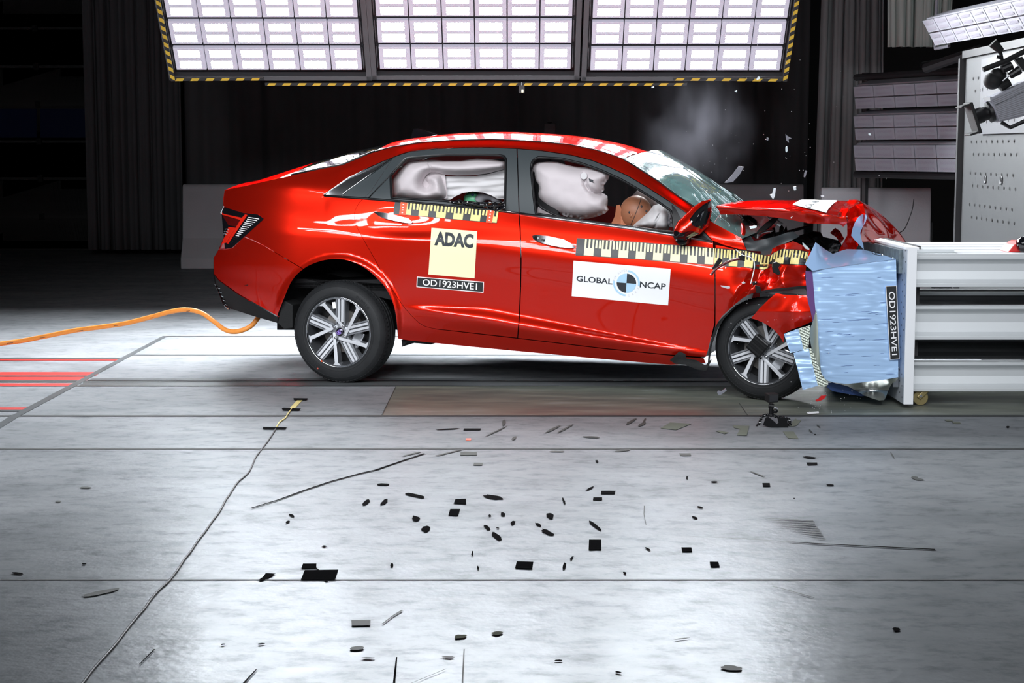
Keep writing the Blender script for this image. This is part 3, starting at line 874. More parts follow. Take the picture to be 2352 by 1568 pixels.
# feature lines along the side: (curve in the side view, depth inside the widest line)
LINES = [
 (FX([(485, 437.5), (516, 436.5), (560, 428), (644, 408), (737, 387.5), (786, 379), (853, 351), (900, 338), (960, 328), (1043, 322), (1125, 320), (1186, 322), (1247, 326), (1308, 332), (1366, 344), (1401, 354), (1430, 365), (1467, 388), (1512, 417), (1556, 450), (1589, 472), (1633, 508), (1677, 532), (1720, 553), (1780, 573)]),
  FX([(485, .105), (516, .105), (644, .135), (786, .215), (853, .262), (960, .305), (1186, .325), (1366, .318), (1430, .29), (1512, .235), (1589, .17), (1640, .11), (1700, .06), (1780, .05)])),
 (FX([(485, 441), (600, 432), (660, 432), (743, 441), (800, 407), (850, 383), (903, 361), (941, 348), (1002, 341.5), (1064, 339), (1125, 338.5), (1186, 341), (1246, 346), (1313, 356), (1357, 367), (1401, 384), (1445, 405), (1490, 432), (1534, 460), (1578, 490), (1636, 545), (1700, 562), (1780, 581)]),
  FX([(485, .10), (600, .10), (743, .085), (800, .15), (850, .20), (903, .235), (1000, .26), (1186, .265), (1357, .25), (1445, .21), (1534, .13), (1578, .09), (1640, .055), (1780, .045)])),
 (FX([(485, 449), (600, 446), (743, 449.5), (835, 456), (909, 463), (1145, 486), (1192, 491.5), (1268, 503), (1357, 514.5), (1445, 526.5), (1545, 542), (1636, 556), (1780, 588)]),
  FX([(485, .085), (600, .085), (743, .08), (835, .075), (1192, .072), (1400, .065), (1545, .058), (1780, .045)])),
 (FX([(485, 470), (560, 478), (650, 498), (815, 519), (947, 530), (1096, 523), (1196, 528), (1317, 541), (1541, 566), (1640, 582), (1780, 606)]),
  FX([(485, .055), (650, .034), (815, .023), (947, .028), (1096, .031), (1317, .031), (1640, .027), (1780, .03)])),
 (FX([(485, 520), (650, 540), (815, 550), (947, 553), (1096, 565), (1196, 580), (1317, 597), (1541, 628), (1640, 648), (1780, 662)]),
  FX([(485, .012), (650, .004), (815, .002), (947, .0), (1196, -.004), (1640, -.004), (1780, .0)])),
 (FX([(485, 590), (700, 610), (947, 626), (1196, 650), (1541, 705), (1640, 725), (1780, 735)]),
  FX([(485, .0), (700, -.004), (947, .006), (1196, .012), (1640, .014), (1780, .015)])),
 (FX([(485, 630), (700, 668), (931, 700), (1020, 702.5), (1103, 705), (1196, 721), (1385, 760), (1617, 804), (1780, 835)]),
  FX([(485, .008), (700, .008), (931, .012), (1103, .016), (1385, .018), (1617, .018), (1780, .02)])),
 (FX([(485, 650), (700, 690), (931, 706), (1020, 719), (1126, 735), (1187, 746), (1320, 767), (1449, 786), (1617, 811), (1780, 842)]),
  FX([(485, .012), (700, .012), (931, .012), (1020, -.004), (1126, -.016), (1320, -.016), (1449, -.004), (1617, .016), (1780, .02)])),
 (FX([(485, 700), (700, 738), (931, 744), (1003, 754), (1191, 777), (1385, 800), (1514, 812.5), (1617, 820), (1780, 850)]),
  FX([(485, .03), (700, .035), (931, .03), (1191, .022), (1617, .026), (1780, .03)])),
 (FX([(485, 745), (700, 760), (913, 779), (1061, 795), (1191, 808), (1385, 826), (1540, 839), (1620, 842), (1780, 860)]),
  FX([(485, .08), (700, .08), (913, .075), (1191, .07), (1620, .07), (1780, .08)])),
]
RA = (776, 736)                            # centre of the rear arch opening
_cc = {}
def side(px, py):
    key = round(px, 3)
    f = _cc.get(key)
    if f is None:
        ks = []
        for c, bb in LINES:
            y = c(px)
            if ks and y < ks[-1][0] + 1.5: y = ks[-1][0] + 1.5
            ks.append((y, bb(px)))
        f = pchip(ks); _cc[key] = f
    ly = min(max(py, LINES[0][0](px) - 6), LINES[-1][0](px) + 6)
    v = f(ly)
    if px < 690: v += 0.34 * ((690 - px) / 200.0) ** 2.6
    dx, dy = px - RA[0], py - RA[1]
    r = sqrt((dx / 133.0) ** 2 + (dy / 138.0) ** 2)
    if dy < 60 and 0.9 < r < 1.32:
        k = 1 - min(1, abs(r - 1.0) / 0.13)
        v -= 0.022 * k * k * (3 - 2 * k) * min(1, (60 - dy) / 40.0)
    return v
def off(d): return lambda x, y: side(x, y) + d

arch = [(639, 727), (639.5, 719), (651, 690), (664, 658), (673, 642), (686, 627), (708, 611), (740, 599), (773, 595), (805, 600), (838, 616), (866, 640), (888, 666), (903, 699), (910, 733), (914, 778)]
def smooth(pts, n=5): return [(p.x, p.y) for p in catmull([(x, y, 0) for x, y in pts], n)]
arch_s = smooth(arch)
rail_top = [(516, 436.5), (530, 432), (560, 427), (644, 408), (737, 387.5), (786, 379), (822, 364), (853, 351), (900, 338), (960, 328), (1043, 322), (1125, 320), (1186, 322), (1247, 326), (1308, 332), (1366, 344), (1401, 354), (1430, 365), (1467, 388), (1512, 417), (1556, 450), (1589, 472), (1633, 508), (1677, 532), (1703, 546)]
green = [(743, 447.5), (755, 438), (800, 407.5), (850, 383), (903, 361), (922, 353.5), (941, 348), (1002, 341.5), (1064, 339), (1125, 338.5), (1186, 341), (1246, 346), (1313, 356), (1357, 367), (1401, 384), (1445, 405), (1490, 432), (1534, 460), (1578, 490), (1637, 553)]
door_r = [(835, 456), (824, 468), (816, 484), (814.5, 500), (821, 523), (835, 549), (848.6, 573), (866, 604), (888, 644), (924, 699), (938, 716), (955, 734), (974, 748), (1003, 755.5)]
door_r = smooth(door_r, 3)
bump_seam = [(560, 543), (582, 552), (608, 565), (651, 591), (697, 618)]

# body side: quarter panel, roof rail, windscreen pillar and sill in one pressing
tail_out = [(508, 484), (517, 476), (560, 489), (594, 492.5), (606, 502), (603, 506), (540, 563), (533, 569), (516, 572)]
bs = rail_top + [(1715, 574), (1698, 572), (1660, 562)] + [(1637, 553)] + green[::-1][1:] + [(743, 449.5), (790, 453), (835, 456)] + door_r[1:] + \
     [(1191, 777), (1385, 800), (1514, 813), (1570, 818.5), (1617, 822), (1622, 834), (1540, 838), (1385, 825), (1191, 807), (1061, 794.5), (940, 782)] + arch_s[::-1][:-1]
# down the arch to the bumper seam
k = min(range(len(bs)), key=lambda i: abs(bs[i][0] - 697) + abs(bs[i][1] - 618))
bs = bs[:k + 1] + bump_seam[::-1] + [(603, 506), (606, 502), (594, 492.5), (560, 489), (517, 476), (513.5, 474), (513, 455)]
sheet('body_side', bs, side, M['paint'], car, sp=6, rim=0.02)
sheet('rear_bumper', [(560, 543), (582, 552), (608, 565), (651, 591), (697, 618)] + [p for p in arch_s if p[0] < 697 and p[1] > 618.5][::-1] + [(640, 727), (593, 701), (545, 673), (502, 642), (491, 628), (490.5, 592), (502, 573), (516, 573), (533, 569.5), (540, 563)],
      side, M['paint'], car, sp=6, rim=0.02)
bd = sheet('rear_diffuser', [(502, 643), (545, 674), (593, 702), (640, 728), (637, 742), (584, 727), (532, 710), (512.5, 699), (494, 651), (491, 629)], off(0.012), M['blackmatt'], car, sp=7, rim=0.08)
mb = MB()
for i in range(6):
    x, y = 496 + i * 4.2, 652 + i * 9.5
    mb.tube([B(x - 2, y, side(x, y) + .02), B(x + 5, y + 8, side(x + 5, y + 8) + .004), B(x + 10, y + 10, side(x + 10, y + 10) + .004)], 0.004, 6)
mb.build('reflector_rib', M['chrome'], bd)
# tail, closing the rear of the car
def tail_fn(u, v):
    pts = [(516, 437), (513, 455), (513, 474), (509, 486), (516, 540), (502, 573), (490.5, 592), (490.5, 628), (494, 651), (512, 699), (532, 710)]
    s = v * (len(pts) - 1); i = min(int(s), len(pts) - 2); t = s - i
    x = pts[i][0] * (1 - t) + pts[i + 1][0] * t; y = pts[i][1] * (1 - t) + pts[i + 1][1] * t
    b0 = side(x, y)
    p = B(x, y, b0)
    uu = u * (2 * HALF - 2 * b0)
    bulge = -0.12 * sin(pi * u) ** 0.8
    return p + BH * uu + AH * bulge
MB().grid(tail_fn, 16, 30).build('boot_lid_face', M['paint'], car, smooth=True)

# doors
rear_door = [(835, 456), (909, 463), (1060, 478), (1145, 486), (1191, 491.5), (1193.5, 525), (1195.5, 600), (1194.5, 657), (1192, 725), (1188, 775.5), (1094, 765)] + [(1003, 755)] + door_r[::-1][1:-1]
rd = sheet('rear_door', rear_door, side, M['paint'], car, sp=5, rim=0.02, gap=0.15)
front_door = [(1193, 492), (1268, 503), (1357, 514.5), (1445, 526.5), (1545, 542), (1637, 556), (1641, 600), (1641.5, 690), (1641, 742), (1633, 775), (1626, 805), (1621, 819), (1611, 819), (1588, 818), (1514, 812), (1385, 799), (1190, 776), (1194, 725), (1197, 657), (1198, 600), (1196, 525)]
fd = sheet('front_door', front_door, side, M['paint'], car, sp=5, rim=0.02, gap=0.15)

# window frames
def frame(name, outer, inner, m, d=0.004, inset=0.02):
    return sheet(name, outer, off(d), m, car, sp=7, rim=inset, holes=[inner], gap=0.3)
rwin = [(897, 403), (914, 384), (930, 367), (936, 363.5), (957, 361), (1023, 355.8), (1100, 355.5), (1148, 356.5), (1158, 359), (1162, 366), (1161, 420), (1160, 477), (1130, 476), (1023, 461.5), (899, 454)]
fwin = [(1219.5, 386), (1222, 372), (1228, 365), (1238, 361), (1290, 364.5), (1335, 375), (1379, 390.5), (1423, 410), (1467, 435), (1512, 463.5), (1541, 484), (1546, 500), (1549, 533), (1520, 531), (1445, 521), (1335, 506.5), (1231, 490.5), (1226, 455)]
rf = frame('rear_window_frame', [(835, 455), (851, 440), (903, 362), (922, 354.5), (941, 349), (1002, 342.3), (1064, 339.8), (1125, 339.3), (1186.5, 341.8), (1189.5, 420), (1191.5, 491), (1145, 485.5), (1060, 477.5), (909, 462.5)], rwin, M['frame'])
ff = frame('front_window_frame', [(1188.5, 342), (1246, 347), (1313, 357), (1357, 368), (1401, 385), (1445, 406), (1490, 433), (1534, 461), (1578, 491), (1637, 554), (1590, 548), (1545, 541.5), (1445, 526), (1357, 514), (1268, 502.5), (1193, 491.5), (1191, 420)], fwin, M['frame'])
def ribbon(name, pts, w, m, d=-0.004, P_=None, dep=side, parent=car, seg=8):
    mb = MB(); mb.tube([B(x, y, dep(x, y) + d) for x, y in pts], w, seg)
    return mb.build(name, m, parent, smooth=True)
for nm, poly in (('window_seal', rwin), ('window_seal', fwin)):
    pl = poly + [poly[0]]
    ribbon(nm, [(x, y) for x, y in resample(pl[:-1], 9)] + [pl[0]], 0.0075, M['black'], d=0.004)
# quarter light: bright three-cornered trim, dark glass
sheet('quarter_trim', [(743, 447), (755, 438.5), (800, 408.5), (850, 384), (903, 361.5), (888, 373), (835, 412), (790, 443), (786, 449), (788, 452), (760, 450)], off(0.002), M['satin'], car, sp=6, rim=0.015, gap=0)
ribbon('quarter_chrome', [(786, 451), (789, 443), (835, 411), (903, 361.5)], 0.0035, M['chrome'], d=-0.001)
ribbon('quarter_chrome', [(744, 449), (748, 444), (800, 408), (885, 368)], 0.0035, M['chrome'], d=-0.001)
sheet('quarter_glass', [(788, 452), (790, 443), (835, 412), (903, 361.8), (851, 440), (835, 455)], off(0.006), M['frame'], car, sp=7, rim=0.01, gap=0)
ribbon('window_divider', [(846, 455), (897, 402), (930, 366)], 0.004, M['black'], d=0.002)
ribbon('belt_moulding', [(745, 449), (790, 452.5), (835, 455.5), (909, 461.5), (1023, 472), (1145, 484), (1190, 489.5)], 0.0075, M['black'], d=-0.002)
ribbon('belt_moulding', [(1145, 483), (1190, 489)], 0.005, M['chrome'], d=-0.007)
ribbon('belt_moulding', [(1194, 490), (1268, 501), (1357, 512.5), (1445, 524.5), (1545, 539.5), (1636, 555)], 0.008, M['satin'], d=-0.004)
# mirror corner piece
sheet('mirror_corner', [(1542, 468), (1552, 478), (1572, 515), (1560, 530), (1549, 534), (1545, 500)], off(-0.002), M['black'], car, sp=8, rim=0.02)
sheet('fender_corner', [(1602, 530), (1636, 555), (1603, 551), (1580, 543)], off(-0.006), M['black'], car, sp=8, rim=0.02)

# roof, rear window, boot deck: lofts between the near rail and its mirror on the far side
def mirror_pt(p):                          # across the car's centre plane
    d = (p - O0).dot(BH) - HALF
    return p - BH * (2 * d)
def loft_top(name, edge, crown, m, n, nx, push=0.0, zoff=0.0, power=1.0):
    e = [B(x, y, side(x, y)) for x, y in smooth(edge, n)]
    cpts = [B(x, y, HALF) for x, y in smooth(crown, n * 3)]
    ca = sorted([((p - O0).dot(AH), p.z) for p in cpts])
    cz = lerp_path(ca)
    def fn(u, v):
        s = v * (len(e) - 1); i = min(int(s), len(e) - 2); t = s - i
        p = e[i].lerp(e[i + 1], t)
        q = mirror_pt(p)
        k = 1 - abs(2 * u - 1) ** 2.2
        r = p.lerp(q, u) + AH * push * k
        a = (r - O0).dot(AH)
        r.z = p.z + (cz(a) - p.z) * (1 - abs(2 * u - 1) ** 2.0) * power
        return r + Vector((0, 0, zoff))
    return MB().grid(fn, nx, len(e) - 1).build(name, m, car, smooth=True)
roof_e = [(862, 348), (900, 338), (960, 328), (1043, 322), (1125, 320), (1186, 322), (1247, 326), (1308, 332), (1366, 344), (1401, 354), (1430, 365)]
crown = [(480, 444), (516, 431), (530, 426.5), (560, 421), (610, 413), (644, 407), (714, 383.5), (770, 365), (825, 348.5), (875, 336), (918, 326), (960, 317.5), (1040, 308), (1100, 304.5), (1165, 303), (1230, 305.5), (1300, 310), (1350, 316.5), (1410, 328), (1450, 340), (1475, 348), (1500, 356), (1530, 370)]
loft_top('roof', roof_e, crown, M['paint'], 4, 30)
loft_top('rear_window', [(668, 403), (700, 396), (737, 388), (786, 379), (822, 364), (862, 348)], crown, M['rearglass'], 5, 24)
loft_top('boot_lid', [(516, 437), (560, 427.5), (610, 416), (644, 408.5), (668, 403)], crown, M['paint'], 5, 24)
ribbon('rear_window_seal', [(668, 402), (737, 387), (786, 378.3), (822, 363), (862, 347)], 0.008, M['black'], d=0.004)
ribbon('roof_seam', [(862, 347.6), (900, 337.5), (960, 327.6), (1043, 321.6), (1125, 319.7), (1186, 321.7), (1247, 325.7), (1308, 331.7), (1366, 343.7), (1401, 353.7), (1430, 364.7)], 0.004, M['black'], d=0.002)
# shark fin aerial
fx = [(946, 317), (949, 304), (950, 296), (958, 295), (975, 299), (1004, 309), (1003, 311), (980, 316)]
a_ = [B(x, y, HALF) for x, y in fx]
MB().hexa([a_[1] - BH * .02, a_[0] - BH * .03, a_[6] - BH * .02, a_[3] - BH * .008], [a_[1] + BH * .02, a_[0] + BH * .03, a_[6] + BH * .02, a_[3] + BH * .008])
fb = MB(); n_ = len(a_)
th = [.028, .016, .006, .006, .008, .004, .006, .028]
fb.add([p - BH * t for p, t in zip(a_, th)] + [p + BH * t for p, t in zip(a_, th)], [tuple(range(n_)), tuple(range(2 * n_ - 1, n_ - 1, -1))] + [(i, i + n_, (i + 1) % n_ + n_, (i + 1) % n_) for i in range(n_)])
fb.build('aerial_fin', M['gloss'], car)

# windscreen: crazed, between the near pillar and its mirror
ws_e = [(1430, 365), (1467, 388), (1512, 417), (1556, 450), (1589, 472), (1633, 508), (1677, 534), (1700, 550)]
we = [B(x, y, side(x, y) + 0.006) for x, y in smooth(ws_e, 4)]
def ws_fn(u, v):
    s = v * (len(we) - 1); i = min(int(s), len(we) - 2); t = s - i
    p = we[i].lerp(we[i + 1], t); q = mirror_pt(p)
    k = 1 - abs(2 * u - 1) ** 2.4
    r = p.lerp(q, u) + (AH * 0.09 + Vector((0, 0, 0.05))) * k
    wob = noise.noise(r * 9) * 0.004 + noise.noise(r * 3) * 0.008
    return r + Vector((0, 0, wob * min(1, 4 * v) * k))
ws = MB().grid(ws_fn, 40, len(we) - 1).build('windscreen', M['windscreen'], car, smooth=True)
mb = MB(); rnd = random.Random(4)
for i in range(26):                        # pale cracks running through it
    u, v = rnd.uniform(.02, .6), rnd.uniform(.55, .98)
    a, l = rnd.uniform(-.5, .5), rnd.uniform(.08, .25)
    mb = MB().tube([ws_fn(min(1, u + l * t / 4 * 0.4), max(0, min(1, v - l * t / 4 + 0.02 * sin(t * 3 + i)))) + Vector((0, 0, .004)) for t in range(5)], 0.0016, 5)
    mb.build('crack', M['glass'], ws)
ribbon('windscreen_seal', [(1430, 364), (1467, 387), (1512, 416), (1556, 449), (1589, 471), (1633, 507)], 0.006, M['black'], d=0.004)

# far side of the body, mirrored, with its window openings
def far_side():
    mb = MB()
    out = [(517, 440), (644, 412), (737, 390), (786, 381), (853, 353), (960, 330), (1043, 324), (1125, 322), (1247, 328), (1366, 346), (1430, 367), (1512, 420), (1589, 475), (1690, 545), (1641, 600), (1641, 740), (1620, 830), (1385, 824), (1061, 794), (912, 775)] + arch_s[::-1] + [(593, 701), (503, 643), (492, 600), (512, 480)]
    hole1 = [(960, 368), (1160, 360), (1160, 478), (900, 455)]
    hole2 = [(1222, 366), (1290, 366), (1379, 391), (1467, 436), (1545, 488), (1548, 530), (1231, 490)]
    PM = lambda x, y, d: mirror_pt(B(x, y, d))
    o = sheet('far_body_side', out, side, M['paint_in'], car, sp=14, rim=0.0, holes=[hole1, hole2], P=PM, smooth=False)
    return o
far_side()
# floor pan and wheel housings
def cp_(x, y, b): return B(x, y, b)
mb = MB()
pan = [(560, 655), (640, 640), (700, 640), (905, 690), (914, 772), (1061, 785), (1385, 815), (1610, 826), (1640, 700), (1640, 640), (1190, 660), (900, 640)]
pw = [B(x, y, .10) for x, y in pan]
mb.prism(pw, BH * 1.55)
mb.build('underbody', M['black'], car)
def housing(c, rx, ry, a0, a1, d0, d1, name):
    mb = MB(); n = 26; vs = []
    for dd in (d0, d1):
        for i in range(n + 1):
            q = radians(a0 + (a1 - a0) * i / n)
            vs.append(B(c[0] + rx * cos(q), c[1] - ry * sin(q), side(c[0] + rx * cos(q), max(460, c[1] - ry * sin(q))) + d0 if dd == d0 else d1))
    mb.add(vs, [(i, i + 1, n + 2 + i, n + 1 + i) for i in range(n)])
    mb.add([B(c[0] + rx * 1.1 * x_, c[1] - ry * 1.1 * y_, d1 + .01) for x_, y_ in ((-.9, -.12), (.9, -.12), (.9, .8), (.5, 1), (-.5, 1), (-.9, .8))], [(0, 1, 2, 3, 4, 5)])
    return mb.build(name, M['blackmatt'], car, smooth=False)
housing((776, 738), 141, 146, -12, 175, 0.015, 0.50, 'rear_wheel_housing')
# mud flap behind the rear wheel
mf = MB().prism([B(x, y, .03) for x, y in ((653, 690), (645, 700), (637.5, 742), (653, 757), (672, 753), (672, 700))], BH * .16)
mf.build('mud_flap', M['blackmatt'], car, bevel=0.006)
MB().prism([B(x, y, .12) for x, y in ((922, 780), (924, 796), (935, 786), (990, 791), (1000, 786))], BH * .5).build('jacking_point', M['black'], car)

# ---------------------------------------------------------------- tail lamp
tl = sheet('tail_lamp', tail_out, off(-0.003), M['gloss'], car, sp=5, rim=0.04, gap=0.3)
def decal(name, poly, m, parent, d, sp=8, dep=side, rim=0.0015):
    return sheet(name, poly, lambda x, y: dep(x, y) + d, m, parent, sp=sp, rim=rim, gap=0)
decal('light_bar', [(510, 488), (514, 491), (555, 500), (563, 492), (568.5, 493.5), (524, 560), (520, 558), (552, 505), (510, 493)], M['lamp_red'], tl, -.007)
decal('reversing_lens', [(511, 495), (552, 506), (543, 521), (525, 517)], M['lamp_dark'], tl, -.006)
decal('lower_lens', [(525, 521), (541, 523), (520, 557), (509, 560)], M['lamp_red'], tl, -.005)
for i in range(3):
    mb = MB(); mb.tube([B(517 - i * 2.4 + t * 9, 526.5 + i * 5.5 + t * 2 - 2 * sin(pi * t), side(522, 530) - .012) for t in (0, .15, .5, 1)], 0.003, 6); mb.build('chrome_bow', M['satin'], tl)
for i in range(15):
    t = i / 14
    x0, y0 = 570.5 - 41 * t, 498 + 58 * t
    L = 23 * (1 - t) ** 1.0 * (1 if i < 12 else .6) + 1.5
    decal('light_slat', [(x0, y0), (x0 + L, y0 + .16 * L), (x0 + L, y0 + .16 * L + 1.8), (x0, y0 + 1.8)], M['letter'] if i < 11 else M['satin'], tl, -.006, sp=12)
MB().tube([B(514.5, 473, side(514, 473) - .004), B(508, 488, side(508, 488) - .006), B(507.5, 491, side(508, 490) - .005)], .004, 6).build('lamp_edge', M['chrome'], tl)

# ---------------------------------------------------------------- door handles
def handle(pts_top, nm, lock):
    """flat polished pull, outline in the side view"""
    o = sheet(nm, pts_top, lambda x, y: side(x, y) - 0.034 + 0.03 * (abs((x - hx) / hw) ** 2.2), M['satin'], car, sp=4, rim=0.03, gap=0)
    return o
hx, hw = 905, 46
sheet('handle_recess', [(855, 486), (880, 483), (925, 500), (945, 514), (915, 520), (885, 512), (862, 498)], off(-0.0015), M['paint'], car, sp=6, rim=0.002, gap=0)
h1 = handle([(857, 486.5), (866, 486), (886, 488.5), (920, 497), (938, 501.5), (948, 510.5), (944, 513), (925, 510.5), (905, 506.5), (882, 501.5), (868, 495)], 'door_handle', False)
hx, hw = 1273, 50
sheet('handle_recess', [(1217, 541), (1232, 536), (1275, 541), (1310, 553), (1320, 565), (1290, 577), (1262, 573), (1240, 562), (1222, 552)], off(-0.0015), M['paint'], car, sp=6, rim=0.002, gap=0)
h2 = handle([(1222, 541), (1232, 539), (1260, 542), (1295, 550), (1312, 559), (1322, 567.5), (1314, 570), (1285, 567), (1255, 561), (1232, 554), (1224, 548)], 'door_handle', True)
MB().lathe([(.0, .012), (.012, .012), (.014, 0)], 16, Matrix.Translation(B(1232, 546.5, side(1232, 546) - .012)) @ (-BH).to_track_quat('Z', 'Y').to_matrix().to_4x4()).build('lock_cylinder', M['chrome'], h2)
decal('sensor_window', [(1244, 547.5), (1249, 548), (1248.5, 553), (1243.5, 552.5)], M['black'], h2, -.04)

# ---------------------------------------------------------------- door mirror, knocked forward
def dm(px, py, d): return B(px, py, side(1580, 540) + d)
shell_o = [(1633, 457), (1612, 462), (1592, 475), (1575, 492), (1556, 510), (1548, 527), (1547, 545), (1553, 553), (1575, 551), (1608, 537), (1626, 520), (1634.5, 487)]
def shell_depth(x, y):
    d = poly_d((x, y), shell_o)
    return side(1580, 540) - 0.12 - 0.07 * (1 - math.exp(-d / 13.0)) + 0.0015 * (x - 1590)
dmir = sheet('door_mirror', shell_o, shell_depth, M['paint'], car, sp=4, rim=0.11, gap=0, fmats=None)
sheet('mirror_bezel', [(1633, 459), (1614, 470), (1596, 486), (1583, 503), (1590, 518), (1612, 527), (1622, 517), (1632, 488)], lambda x, y: shell_depth(x, y) - .006, M['gloss'], dmir, sp=5, rim=0.012)
sheet('mirror_glass', [(1627, 466), (1613, 475), (1598, 488), (1588, 502), (1594, 514), (1611, 521), (1618, 512), (1626, 486)], lambda x, y: side(1580, 540) - 0.19 + 0.002 * (x - 1590), M['rearglass'], dmir, sp=8, rim=0.004)
sheet('mirror_base', [(1548, 528), (1566, 534), (1588, 530), (1608, 536), (1575, 551.5), (1554, 554), (1546, 546)], lambda x, y: shell_depth(x, y) - .004, M['gloss'], dmir, sp=5, rim=0.06)
MB().tube([dm(1565, 548, -.1), dm(1572, 545, 0.03)], [.035, .05], 12).build('mirror_stem', M['black'], dmir)

# ---------------------------------------------------------------- tape measures on the doors and wing
def tape(name, top, bot, n, first, ydark, d, ends=False, dep=side, slit=3):
    T, Bo = lerp_path(top), lerp_path(bot)
    tx0, tx1, bx0, bx1 = top[0][0], top[-1][0], bot[0][0], bot[-1][0]
    def P_(u, v, dd=0):                    # u along, v 0 bottom..1 top
        xt = tx0 + (tx1 - tx0) * u; xb = bx0 + (bx1 - bx0) * u
        x = xb + (xt - xb) * v; y = Bo(xb) + (T(xt) - Bo(xb)) * v
        return B(x, y, dep(x, y) + d + dd)
    mb = MB()
    def cell(u0, u1, v0, v1, mi, dd=0):
        nu = max(1, int((u1 - u0) * n * 10)); nv = max(2, int((v1 - v0) * 8))
        vs = [P_(u0 + (u1 - u0) * i / nu, v0 + (v1 - v0) * j / nv, dd) for j in range(nv + 1) for i in range(nu + 1)]
        mb.add(vs, [(j * (nu + 1) + i, j * (nu + 1) + i + 1, (j + 1) * (nu + 1) + i + 1, (j + 1) * (nu + 1) + i) for j in range(nv) for i in range(nu)], mi)
    cell(0, 1, 0, 1, 0)
    per = 1.0 / n
    for k in range(n + 1):
        a = (k + first) * per
        bw = per * 0.56
        def cl(u0, u1, v0, v1, mi):
            u0, u1 = max(0.002, u0), min(0.998, u1)
            if u1 > u0: cell(u0, u1, v0, v1, mi, -.0022)
        # yellow block with black slits in its upper half
        cl(a, a + bw, 0.03, 0.46, 1)
        for j in range(3):
            cl(a + bw * (0.0 + j * .40), a + bw * (0.19 + j * .40), 0.46, 0.97, 1)
        for j in range(2):
            cl(a + bw + (per - bw) * (.16 + .46 * j), a + bw + (per - bw) * (.42 + .46 * j), 0.48, 0.95, 1)
    if ends:
        for u0, u1 in ((.055, .12), (.895, .955)):
            cell(u0, u1, -.02, 1.02, 2, -.0036)
            for j in range(4): cell(u0 + .022, u0 + .036, .12 + .22 * j, .2 + .22 * j, 3, -.005)
    return mb.build(name, [M['tapeblack'], ydark, M['orangered'], M['letter']], car)
tape('measuring_tape', [(907, 463), (1023, 471), (1146, 480.5)], [(903.5, 491), (1023, 502), (1141, 512.5)], 6, 0.45, M['yellow'], -.0035, ends=True)
tape('measuring_tape', [(1325, 546.5), (1445, 554), (1641, 569)], [(1321.5, 586), (1445, 594), (1639, 608.5)], 8, 0.48, M['paleyellow'], -.0035)

# ---------------------------------------------------------------- stickers
def sticker(name, quad, m, d=-.003, sp=9):
    return decal(name, quad, m, car, d, sp=sp)
onside = lambda d: (lambda x, y: B(x, y, side(x, y) + d))
q = [(991, 523), (1096, 531), (1090, 639), (984, 630)]
st = sticker('yellow_sticker', q, M['paleyellow'])
mb = MB(); text_on(mb, 'ADAC', sub(q, .085, .63, .93, .935), onside(-.0045), bold=.05); mb.build('lettering', M['ink'], st, fix=False)
q = [(957.5, 635), (1111.5, 647), (1110.5, 672), (956.5, 659)]
st = sticker('number_sticker', q, M['letter'])
decal('black_field', sub(q, .012, .07, .988, .93), M['tapeblack'], st, -.0042)
mb = MB(); text_on(mb, 'OD1923HVE1', sub(q, .09, .2, .90, .82), onside(-.0055), bold=.008); mb.build('lettering', M['letter'], st, fix=False)
q = [(1317.5, 598.5), (1540.5, 617.5), (1534.5, 701), (1313, 680)]
st = sticker('white_sticker', q, M['white'])
mb = MB()
text_on(mb, 'GLOBAL', sub(q, .04, .43, .412, .59), onside(-.0045), bold=.018)
text_on(mb, 'NCAP', sub(q, .695, .42, .962, .59), onside(-.0045), bold=.018)
mb.build('lettering', M['ink'], st, fix=False)
def ringpt(a, r):                           # round badge in the sticker's own frame (aspect 2.63)
    return bil(q, .556 + r * cos(a) / 2.63, .505 + r * sin(a))
f_ = onside(-.0045)
mbd, mbl = MB(), MB()
for i in range(4):
    mb = mbd if i in (0, 2) else mbl
    n = 12
    vs = [f_(*ringpt(0, 0))] + [f_(*ringpt(i * pi / 2 + j * pi / 2 / n, .265)) for j in range(n + 1)]
    mb.add(vs, [(0, j + 1, j + 2) for j in range(n)])
for a0, a1 in ((-.15, 1.5), (3.05, 4.7)):
    n = 20
    vs = [f_(*ringpt(a0 + (a1 - a0) * j / n, r)) for j in range(n + 1) for r in (.315, .365)]
    mbl.add(vs, [(2 * j, 2 * j + 1, 2 * j + 3, 2 * j + 2) for j in range(n)])
mbd.build('badge_dark', M['ink'], st, fix=False); mbl.build('badge_blue', M['skyblue'], st, fix=False)
mb = MB()
def arc_text(s, a0, a1, r, up):
    for i, ch in enumerate(s):
        if ch == ' ': continue
        a = a0 + (a1 - a0) * i / (len(s) - 1)
        vs, fs = text_flat(ch, .0, res=1)
        h, w_ = .06, .042
        def pl(u, v):
            rr, aa = (r + (v - .5) * h, a - (u - .5) * w_ / r) if up else (r - (v - .5) * h, a + (u - .5) * w_ / r)
            return f_(*ringpt(aa, rr))
        mb.add([pl(u, v) for u, v in vs], fs)
arc_text('FOR SAFER', 3.0, 1.62, .345, True)
arc_text('CARS', 4.95, 5.95, .345, False)
mb.build('small_lettering', M['greyink'], st, fix=False)

